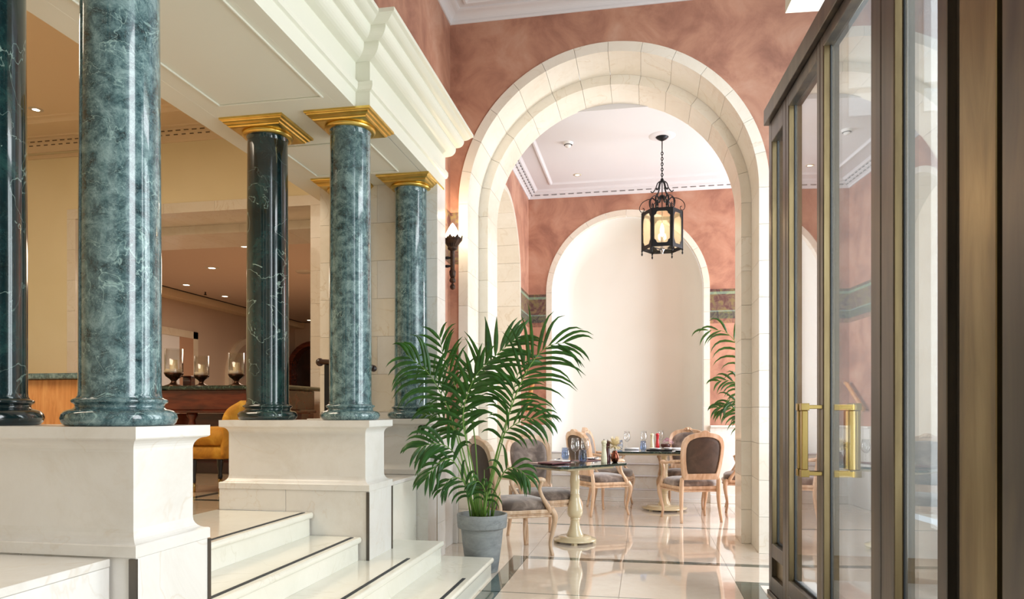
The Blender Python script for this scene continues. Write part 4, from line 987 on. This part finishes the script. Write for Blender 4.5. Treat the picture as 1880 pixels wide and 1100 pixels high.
# ================================================================== LANTERN
LX, LY, ZC = .19, 8.13, ZD
ln = thing('hanging_lantern', 'hexagonal wrought iron lantern hanging from a chain, lit', 'lamp', (LX, LY, 0))
MB().lathe([(.0005, ZC - .012), (.10, ZC - .014), (.14, ZC - .006), (.15, ZC)], (0, 0, 0), 40, closed=False).build('ceiling_rose', M['white'], ln)
MB().lathe([(.0005, ZC - .055), (.02, ZC - .052), (.05, ZC - .035), (.072, ZC - .014), (.072, ZC - .010)], (0, 0, 0), 28, closed=False).build('canopy', M['iron'], ln)
MB().tube([(0, 0, ZC - .05), (0, 0, ZC - .15)], .006, 8).build('rod', M['iron'], ln)
zt = ZC - .15; k = 0
while zt > 3.82:
    pts = [(.011 * cos(a) * (1 if k % 2 else 0), .011 * cos(a) * (0 if k % 2 else 1), zt - .017 + .019 * sin(a)) for a in [2 * pi * i / 10 for i in range(11)]]
    MB().tube(pts, .0052, 5, cap=False).build('chain_link', M['iron'], ln); zt -= .030; k += 1
zb_, zt_ = 3.05, 3.475
RH_ = .222
MB().tube([(0, 0, 3.84), (0, 0, 3.475), (0, 0, 3.36)], [.006, .006, .006], 6).build('rod', M['iron'], ln)
MB().lathe([(.0005, 3.86), (.014, 3.85), (.02, 3.835), (.012, 3.82), (.0005, 3.80)], (0, 0, 0), 12, closed=False).build('finial', M['iron'], ln)
a0 = R(-1.3)
for i in range(6):
    a = a0 + i * pi / 3; ca, sa = cos(a), sin(a)
    pr = bez([(0.008, 3.83), (.045, 3.79), (.055, 3.73), (.075, 3.66), (.10, 3.62), (.118, 3.63), (.112, 3.65)], 6)if False else None
    Q = [(.01, 0, 3.83), (.05, 0, 3.80), (.072, 0, 3.74), (.105, 0, 3.70), (.125, 0, 3.715)]
    MB().tube([(p.x * ca, p.x * sa, p.z) for p in bez(Q, 6)], .006, 5, flat=1.6).build('scroll', M['iron'], ln)
    Q = [(.02, 0, 3.66), (.06, 0, 3.60), (.11, 0, 3.64), (.14, 0, 3.60), (.13, 0, 3.53), (.10, 0, 3.52), (.095, 0, 3.555), (.115, 0, 3.565)]
    MB().tube([(p.x * ca, p.x * sa, p.z) for p in bez(Q, 6)], .007, 5, flat=1.6).build('scroll', M['iron'], ln)
    Q = [(RH_, 0, 3.475)] + [((.20 + .052 * (1 - s / 12) * cos(2.2 - s * .62)), 0, 3.535 + .052 * (1 - s / 12) * sin(2.2 - s * .62)) for s in range(0, 11)] if False else [(.11, 0, 3.63), (.17, 0, 3.62), (.225, 0, 3.585), (.25, 0, 3.53), (.235, 0, 3.49), (.205, 0, 3.49), (.198, 0, 3.52), (.215, 0, 3.53)]
    MB().tube([(p.x * ca, p.x * sa, p.z) for p in bez(Q, 6)], .0045, 5, flat=1.3).build('scroll', M['iron'], ln)
    # corner post with drop finial
    b = MB().tube([(RH_ * ca, RH_ * sa, zb_ - .01), (RH_ * ca, RH_ * sa, zt_)], .009, 6).build('corner_post', M['iron'], ln)
    MB().lathe([(.0005, -.062), (.006, -.055), (.010, -.042), (.006, -.026), (.004, -.02), (.011, -.012), (.008, 0)], (RH_ * ca, RH_ * sa, zb_), 10, closed=False).build('drop_finial', M['iron'], b)
    # framed pane
    a2 = a + pi / 3; A_, B_ = Vector((RH_ * ca, RH_ * sa, 0)), Vector((RH_ * cos(a2), RH_ * sin(a2), 0)); W_ = (B_ - A_).length; ux = (B_ - A_).normalized()
    nn = Vector((ux.y, -ux.x, 0)); hw_, hh_ = W_ / 2, (zt_ - zb_) / 2
    ow = [(-hw_, -hh_), (hw_, -hh_), (hw_, hh_), (-hw_, hh_)]
    g = .026; iw, ih = hw_ - g, hh_ - .04; s_ = .028
    inn = [(-iw + s_ * 1.4, -ih), (iw - s_ * 1.4, -ih), (iw - s_ * .9, -ih + s_ * .35), (iw - s_ * .8, -ih + s_ * 1.0), (iw, -ih + s_ * 1.6), (iw, ih - s_ * 1.6), (iw - s_ * .8, ih - s_ * 1.0), (iw - s_ * .9, ih - s_ * .35), (iw - s_ * 1.4, ih), (-iw + s_ * 1.4, ih), (-iw + s_ * .9, ih - s_ * .35), (-iw + s_ * .8, ih - s_ * 1.0), (-iw, ih - s_ * 1.6), (-iw, -ih + s_ * 1.6), (-iw + s_ * .8, -ih + s_ * 1.0), (-iw + s_ * .9, -ih + s_ * .35)]
    out = [(-iw, -hh_), (iw, -hh_), (iw, -hh_), (hw_, -hh_), (hw_, -ih), (hw_, ih), (hw_, hh_), (iw, hh_), (iw, hh_), (-iw, hh_), (-iw, hh_), (-hw_, hh_), (-hw_, ih), (-hw_, -ih), (-hw_, -hh_), (-iw, -hh_)]
    mid = (A_ + B_) / 2; zc_ = (zt_ + zb_) / 2; vs = []
    for off in (-.004, .004):
        for P_ in (out, inn):
            for x, z_ in P_: q_ = mid + ux * x + nn * off; vs.append((q_.x, q_.y, zc_ + z_))
    n_ = 16; fs = []
    for j in range(n_):
        jj = (j + 1) % n_; fs += [(j, jj, n_ + jj, n_ + j), (2 * n_ + j, 3 * n_ + j, 3 * n_ + jj, 2 * n_ + jj), (n_ + j, n_ + jj, 3 * n_ + jj, 3 * n_ + j)]
    fr = MB()._add(vs, fs).build('frame_panel', M['iron'], ln)
    c1, c2 = mid - ux * hw_ * .97, mid + ux * hw_ * .97
    MB()._add([(c1.x, c1.y, zb_ + .01), (c2.x, c2.y, zb_ + .01), (c2.x, c2.y, zt_ - .01), (c1.x, c1.y, zt_ - .01)], [(0, 1, 2, 3)]).build('pane', M['lamp_pane'], fr)
MB().prism([(RH_ * .98 * cos(a0 + i * pi / 3), RH_ * .98 * sin(a0 + i * pi / 3)) for i in range(6)], zt_ - .006, zt_, 'z').build('top_plate', M['brass'], ln) if False else None
for i in range(6):
    a = a0 + i * pi / 3
    MB().tube([(RH_ * cos(a), RH_ * sin(a), zb_), (.02 * cos(a), .02 * sin(a), zb_ - .0)], .006, 5).build('bottom_bar', M['iron'], ln) if i % 2 == 0 else None
MB().lathe([(.0005, zb_ - .05), (.012, zb_ - .04), (.02, zb_ - .01), (.035, zb_ + .0), (.02, zb_ + .03), (.014, zb_ + .04), (.016, zb_ + .08), (.012, zb_ + .16), (.0005, zb_ + .165)], (0, 0, 0), 14, closed=False).build('candle_holder', M['steel'], ln)
MB().lathe([(.013, zb_ + .165), (.02, zb_ + .20), (.022, zb_ + .23), (.014, zb_ + .27), (.0005, zb_ + .30)], (0, 0, 0), 16, closed=False).build('bulb', M['bulb'], ln)
pt = bpy.data.lights.new('lantern_glow', 'POINT'); pt.energy = 9; pt.color = (1, .78, .5); pt.shadow_soft_size = .05
po = bpy.data.objects.new('lantern_glow', pt); C.objects.link(po); po.location = (LX, LY, 3.29)

# ================================================================== WALL SCONCE
sx, sy = -1.70, 6.16
sc = thing('wall_sconce', 'torch shaped wall sconce in dark cast iron, glass flame lit', 'lamp', (sx, sy, 0))
MB().lathe([(.0005, 2.325), (.018, 2.332), (.026, 2.352), (.018, 2.372), (.010, 2.378), (.012, 2.388), (.024, 2.392), (.030, 2.41), (.022, 2.43)], (0, 0, 0), 16, closed=False).build('finial', M['iron_brown'], sc)
MB().lathe([(.018, 2.43), (.028, 2.46), (.030, 2.49), (.022, 2.505), (.020, 2.51), (.020, 2.67), (.026, 2.68), (.042, 2.688), (.046, 2.70), (.038, 2.715)], (0, 0, 0), 12).build('shaft', M['iron_brown'], sc)
for ring_i, (nl, r1, hgt, rot) in enumerate(((8, .082, .10, 0), (8, .070, .085, pi / 8))):
    for i in range(nl):
        a = 2 * pi * i / nl + rot; m = MB(); ca, sa = cos(a), sin(a)
        rows = [(.034, 0, .012), (.055, .03, .028), (r1, .062, .030), (r1 + .004, hgt, .002)]
        vs = []
        for r_, h_, w_ in rows: vs += [(r_ * ca - w_ * sa, r_ * sa + w_ * ca, 2.71 + h_), ((r_ + .008) * ca, (r_ + .008) * sa, 2.71 + h_), (r_ * ca + w_ * sa, r_ * sa - w_ * ca, 2.71 + h_)]
        fs = []
        for j in range(3): fs += [(3 * j, 3 * j + 1, 3 * j + 4, 3 * j + 3), (3 * j + 1, 3 * j + 2, 3 * j + 5, 3 * j + 4)]
        m._add(vs, fs).build('cup_leaf', M['iron_brown'], sc)
MB().lathe([(.045, 2.74), (.066, 2.79), (.060, 2.83), (.035, 2.88), (.012, 2.915), (.0005, 2.925)], (0, 0, 0), 20, closed=False).build('glass_flame', M['torch_glass'], sc)
for z0 in (2.54, 2.615): MB().tube([(-.02, 0, z0), (-.05, 0, z0), (-.098, 0, z0)], [.008, .014, .008], 8).build('bracket', M['iron'], sc)
MB().box(-.102, -.094, -.03, .03, 2.50, 2.66).build('wall_plate', M['iron'], sc, bevel=.003)
pt = bpy.data.lights.new('sconce_glow', 'POINT'); pt.energy = 9; pt.color = (1, .76, .48); pt.shadow_soft_size = .04
po = bpy.data.objects.new('sconce_glow', pt); C.objects.link(po); po.location = (sx, sy, 3.0)

# ================================================================== CEILING FITTINGS
sd = thing('smoke_detector', 'white smoke detector on the dining room ceiling', 'detector', (*onz(1043, 262, ZD)[:2], 0))
MB().lathe([(.0005, ZD - .05), (.03, ZD - .05), (.036, ZD - .03), (.05, ZD - .026), (.052, ZD - .01), (.06, ZD - .008), (.06, ZD)], (0, 0, 0), 28, closed=False).build('body', M['plastic'], sd)
MB().lathe([(.037, ZD - .032), (.049, ZD - .0275)], (0, 0, 0), 28, closed=False).build('vent_ring', M['slot'], sd)
def downlight(loc, label, r=.045):
    t = thing('downlight', label, 'lamp', (loc[0], loc[1], 0), 0, 'recessed ceiling downlights'); z_ = loc[2]
    MB().lathe([(r * .62, z_ - .006), (r * 1.0, z_ - .008), (r * 1.25, z_)], (0, 0, 0), 24, closed=False).build('ring', M['trim_ring'], t)
    MB().lathe([(.0005, z_ - .004), (r * .62, z_ - .004)], (0, 0, 0), 20, closed=False).build('lens', M['down'], t)
downlight(onz(1060, 321, ZD), 'downlight in the dining room ceiling left of the lantern')
downlight(onz(66, 201, 4.6), 'downlight in the hall ceiling between the two leftmost columns', .06)
for px, py, lb in ((389, 492, 'downlight in the bar room ceiling, nearest of four'), (342, 523, 'downlight in the bar room ceiling, leftmost, near the dark slot'), (413, 544, 'downlight in the bar room ceiling right of the sprinkler'), (448, 452, 'downlight in the bar room ceiling beside the dark column'), (568, 588, 'farthest downlight, seen right of the very dark column')):
    downlight(onz(px, py, 3.56), lb, .09)
o = MB().lathe([(.0005, 3.50), (.03, 3.50), (.012, 3.52), (.012, 3.56)], (0, 0, 0), 12, closed=False).build('sprinkler', M['slot']); o.location = (*onz(377, 536, 3.56)[:2], 0); tag(o, 'small dark sprinkler head between the bar room downlights', 'sprinkler')
o = MB().lathe([(.0005, 3.535), (.12, 3.535), (.14, 3.56)], (0, 0, 0), 24, closed=False).build('ceiling_speaker', M['trim_ring']); o.location = (*onz(558, 498, 3.56)[:2], 0); tag(o, 'flat round speaker in the bar room ceiling right of the dark column', 'speaker')

# wooden handrail on the dining room's left wall
hr = thing('handrail', 'sloping wooden handrail on the terracotta wall left of the niche', 'handrail', (XL, 9.5, 0))
MB().tube([(.07, .36, 1.62), (.07, .30, 1.60), (.07, -.20, 1.25)], [.028, .028, .028], 8).build('rail', M['oak'], hr)
for y, z0 in ((.22, 1.50), (-.12, 1.26)): MB().tube([(.0, y, z0), (.05, y, z0), (.07, y, z0 + .05)], .008, 6).build('bracket', M['iron'], hr)

# ================================================================== HALL FURNITURE
# bar counter at left
bc = thing('bar_counter', 'oak bar counter with green marble top between the leftmost columns', 'counter', (-7.0, 6.3, ZU))
MB().box(-1.6, 1.52, -.18, .5, .97, 1.03).build('countertop', M['green'], bc, bevel=.01)
for k in range(4): MB().box(-1.5 + k * .735 + .004, -1.5 + (k + 1) * .735 - .004, -.10, .45, .06, .968).build('front_panel', M['oak'], bc, bevel=.003)
MB().box(-1.5, 1.45, -.06, .45, 0, .06).build('plinth', M['dark_wood'], bc)
# buffet table
BX, BY = -4.55, 6.95
bt = thing('buffet_table', 'long mahogany buffet table with dark green marble top', 'table', (BX, BY, ZU))
TH = .915
MB().box(-.88, 1.0, -.36, .45, TH - .045, TH).build('tabletop', M['top_green'], bt, bevel=.014)
MB().box(-.82, .93, -.30, .40, TH - .25, TH - .046).build('apron', M['mahogany'], bt, bevel=.004)
MB().box(-.84, .95, -.32, .42, TH - .285, TH - .25).build('moulding', M['mahogany'], bt, bevel=.008)
for x in (-.7, -.15, .35, .85):
    MB().lathe([(.05, .12), (.06, .15), (.035, .20), (.05, .28), (.06, .36), (.04, .50), (.03, .56), (.055, .60), (.055, TH - .285)], (x, -.22, 0), 16).build('leg', M['mahogany'], bt)
MB().box(-.84, .95, -.30, .42, 0, .12).build('plinth', M['dark_wood'], bt, bevel=.01)
MB().box(-.82, .93, .10, .38, .13, TH - .29).build('back_panel', M['mahogany'], bt)
TB = ZU + TH
def hurricane(px, py, s, label):
    d = dirn(px, py); y_ = BY - .12; p = (d.x / d.y * y_, y_, TB)
    t = thing('candle_holder', label, 'candle holder', p, 0, 'hurricane candle holders on the buffet')
    MB().lathe([(.0005, 0), (.085, .0), (.088, .008), (.05, .022), (.028, .04), (.024, .055), (.040, .075), (.075, .10), (.088, .125), (.090, .135), (.0005, .13)], (0, 0, 0), 28, closed=False).xf(Matrix.Scale(s, 4)).build('foot', M['smoked'], t)
    MB().lathe([(.085, .135), (.086, .37), (.083, .37), (.082, .135)], (0, 0, 0), 32, closed=False).xf(Matrix.Scale(s, 4)).build('glass_cylinder', M['drink'], t)
    MB().lathe([(.0005, .138), (.081, .138), (.081, .17), (.0005, .172)], (0, 0, 0), 24, closed=False).xf(Matrix.Scale(s, 4)).build('sand', M['sand'], t)
    MB().lathe([(.036, .172), (.036, .26), (.03, .262), (.0005, .255)], (0, 0, 0), 20, closed=False).xf(Matrix.Scale(s, 4)).build('candle', M['candle'], t)
hurricane(319, 713, 1.10, 'tallest glass candle holder, partly behind the large front column')
hurricane(370, 713, .88, 'middle glass candle holder on the buffet table')
hurricane(434, 713, .95, 'right glass candle holder, beside the very dark column')
d = dirn(347, 700); o = MB().box(-.05, .05, -.04, .04, 0, .11).box(-.06, .06, -.05, .05, .11, .125).build('wooden_box', M['mahogany'], bevel=.004); o.location = (d.x / d.y * 7.05, 7.05, TB); tag(o, 'small mahogany box between the two left candle holders', 'box')
d = dirn(400, 711); o = MB().box(-.1, .1, -.06, .06, 0, .01).build('paper', M['linen']); o.location = (d.x / d.y * 7.15, 7.15, TB); o.rotation_euler = (0, 0, .3); tag(o, 'white paper lying between two candle holders', 'paper')
# mustard armchair
ac = thing('tub_chair', 'mustard velvet chair with black legs seen between the two nearer pedestals', 'chair', (-3.41, 5.25, ZU), 0)
def cushion(cx, cy, z0, z1, hx, hy, e=.5, bul=1.04, K=32):
    vs = []; H = z1 - z0; lev = [(.9, 0), (1.0, .12), (bul, .45), (1.0, .78), (.85, .94), (.5, 1.0), (.1, 1.01)]
    for f, h in lev:
        for i in range(K):
            a = 2 * pi * i / K; c, s_ = cos(a), sin(a); vs.append((cx + f * hx * math.copysign(abs(c) ** e, c), cy + f * hy * math.copysign(abs(s_) ** e, s_), z0 + h * H))
    fs = [(j * K + i, j * K + (i + 1) % K, (j + 1) * K + (i + 1) % K, (j + 1) * K + i) for j in range(len(lev) - 1) for i in range(K)]
    fs.append(tuple(range(K))); fs.append(tuple((len(lev) - 1) * K + i for i in range(K)))
    return MB()._add(vs, fs, True)
cushion(0, 0, .27, .385, .235, .26, .35, 1.0).build('seat_base', M['mustard'], ac)
cushion(-.0, 0, .375, .52, .27, .27, .5, 1.05).build('seat', M['mustard'], ac)
bk = MB(); vs = []; K = 14
path = bez([(.16, 0, .30), (.20, 0, .50), (.26, 0, .66), (.34, 0, .76)], 5)
rows = []
for p in path:
    for i in range(K):
        a = -pi / 2 + pi * i / (K - 1)
        pass
def slab_back(pts, th, w, K=10):
    m = MB(); vs = []; n_ = len(pts)
    for i, p in enumerate(pts):
        ww = w * (1 - .25 * (i / (n_ - 1)) ** 3); t_ = (pts[min(i + 1, n_ - 1)] - pts[max(i - 1, 0)]).normalized(); nr_ = Vector((t_.z, 0, -t_.x))
        for a in range(12):
            th_ = 2 * pi * a / 12; c, s_ = cos(th_), sin(th_)
            vs.append(tuple(p + nr_ * th * math.copysign(abs(c) ** .6, c) + Vector((0, ww * math.copysign(abs(s_) ** .5, s_), 0))))
    fs = [(i * 12 + a, i * 12 + (a + 1) % 12, (i + 1) * 12 + (a + 1) % 12, (i + 1) * 12 + a) for i in range(n_ - 1) for a in range(12)]
    fs.append(tuple(range(12))); fs.append(tuple((n_ - 1) * 12 + a for a in range(12)))
    return m._add(vs, fs, True)
slab_back(bez([(.20, 0, .28), (.20, 0, .50), (.22, 0, .62), (.30, 0, .69)], 6), .055, .27).build('backrest', M['mustard'], ac)
for x, y in ((-.12, -.18), (-.12, .18), (.22, -.18), (.22, .18)):
    l = MB().lathe([(.012, .0), (.014, .07), (.018, .075), (.02, .10), (.016, .12), (.026, .19), (.028, .25), (.03, .28)], (x, y, 0), 14).build('leg', M['black'], ac)
    MB().lathe([(.015, .0), (.017, .085)], (x, y, 0), 14).build('brass_ferrule', M['brass'], l)
# lectern behind the middle column
lc = thing('lectern', 'dark scroll topped lectern standing behind the middle green column', 'lectern', (-2.25, 5.12, 0))
def lp(px, py): return ony(px, py, 5.12)
xl, xr = lp(590, 650)[0], lp(686, 668)[0]
lcx = -2.25
mb = MB().tube([(xl - lcx, 0, 1.615), (0, 0, 1.60), (xr - lcx, 0, 1.565)], [.022, .022, .020], 10, flat=1.6); mb.sphere((xl - lcx - .012, 0, 1.612), .032, 10); mb.sphere((xr - lcx, 0, 1.558), .026, 10)
mb.build('scrolled_top', M['dark_wood'], lc)
MB().box(xl - lcx + .03, xr - lcx - .05, -.012, .012, .75, 1.59).build('front_board', M['black'], lc)
MB().box(xl - lcx + .02, xr - lcx - .04, -.06, .06, .722, .76).build('foot', M['dark_wood'], lc)
# dark bar fittings in the far room
bb = thing('back_bar', 'dark mahogany arched back bar at the end of the bar room', 'cabinet', (-6.0, 16.6, ZU))
MB().box(-3.0, 3.0, 0, .5, 0, 1.0).build('counter', M['dark_wood'], bb, bevel=.01)
for k in range(4):
    cx_ = -2.25 + k * 1.5; A1 = [(cx_ + .7, 1.0)] + arc(cx_, 1.75, .70, 0, pi, 14) + [(cx_ - .7, 1.0)]; A2 = [(cx_ + .58, 1.0)] + arc(cx_, 1.75, .58, 0, pi, 14) + [(cx_ - .58, 1.0)]
    s_ = MB()
    for i in range(len(A1) - 1): s_.prism([A1[i], A1[i + 1], A2[i + 1], A2[i]], .05, .4, 'y')
    ar = s_.build('arch', M['mahogany'], bb); MB().prism(A2, .35, .38, 'y').build('back_panel', M['dark_wood'], ar)
dk = thing('wooden_screen', 'dark wooden cabinet beyond the very dark column', 'cabinet', (-4.72, 9.6, ZU))
MB().box(-.35, .45, -.2, .25, 0, .98).build('body', M['dark_wood'], dk, bevel=.01); MB().box(-.38, .02, -.24, -.2, .05, 1.0).build('door', M['mahogany'], dk, bevel=.008)
o = cushion(0, 0, 0, .34, .13, .16, .7).build('cushion', M['mustard']); o.location = (-4.86, 9.32, ZU + .55); tag(o, 'mustard cushion top of a chair back beyond the very dark column', 'cushion') if False else bpy.data.objects.remove(o)
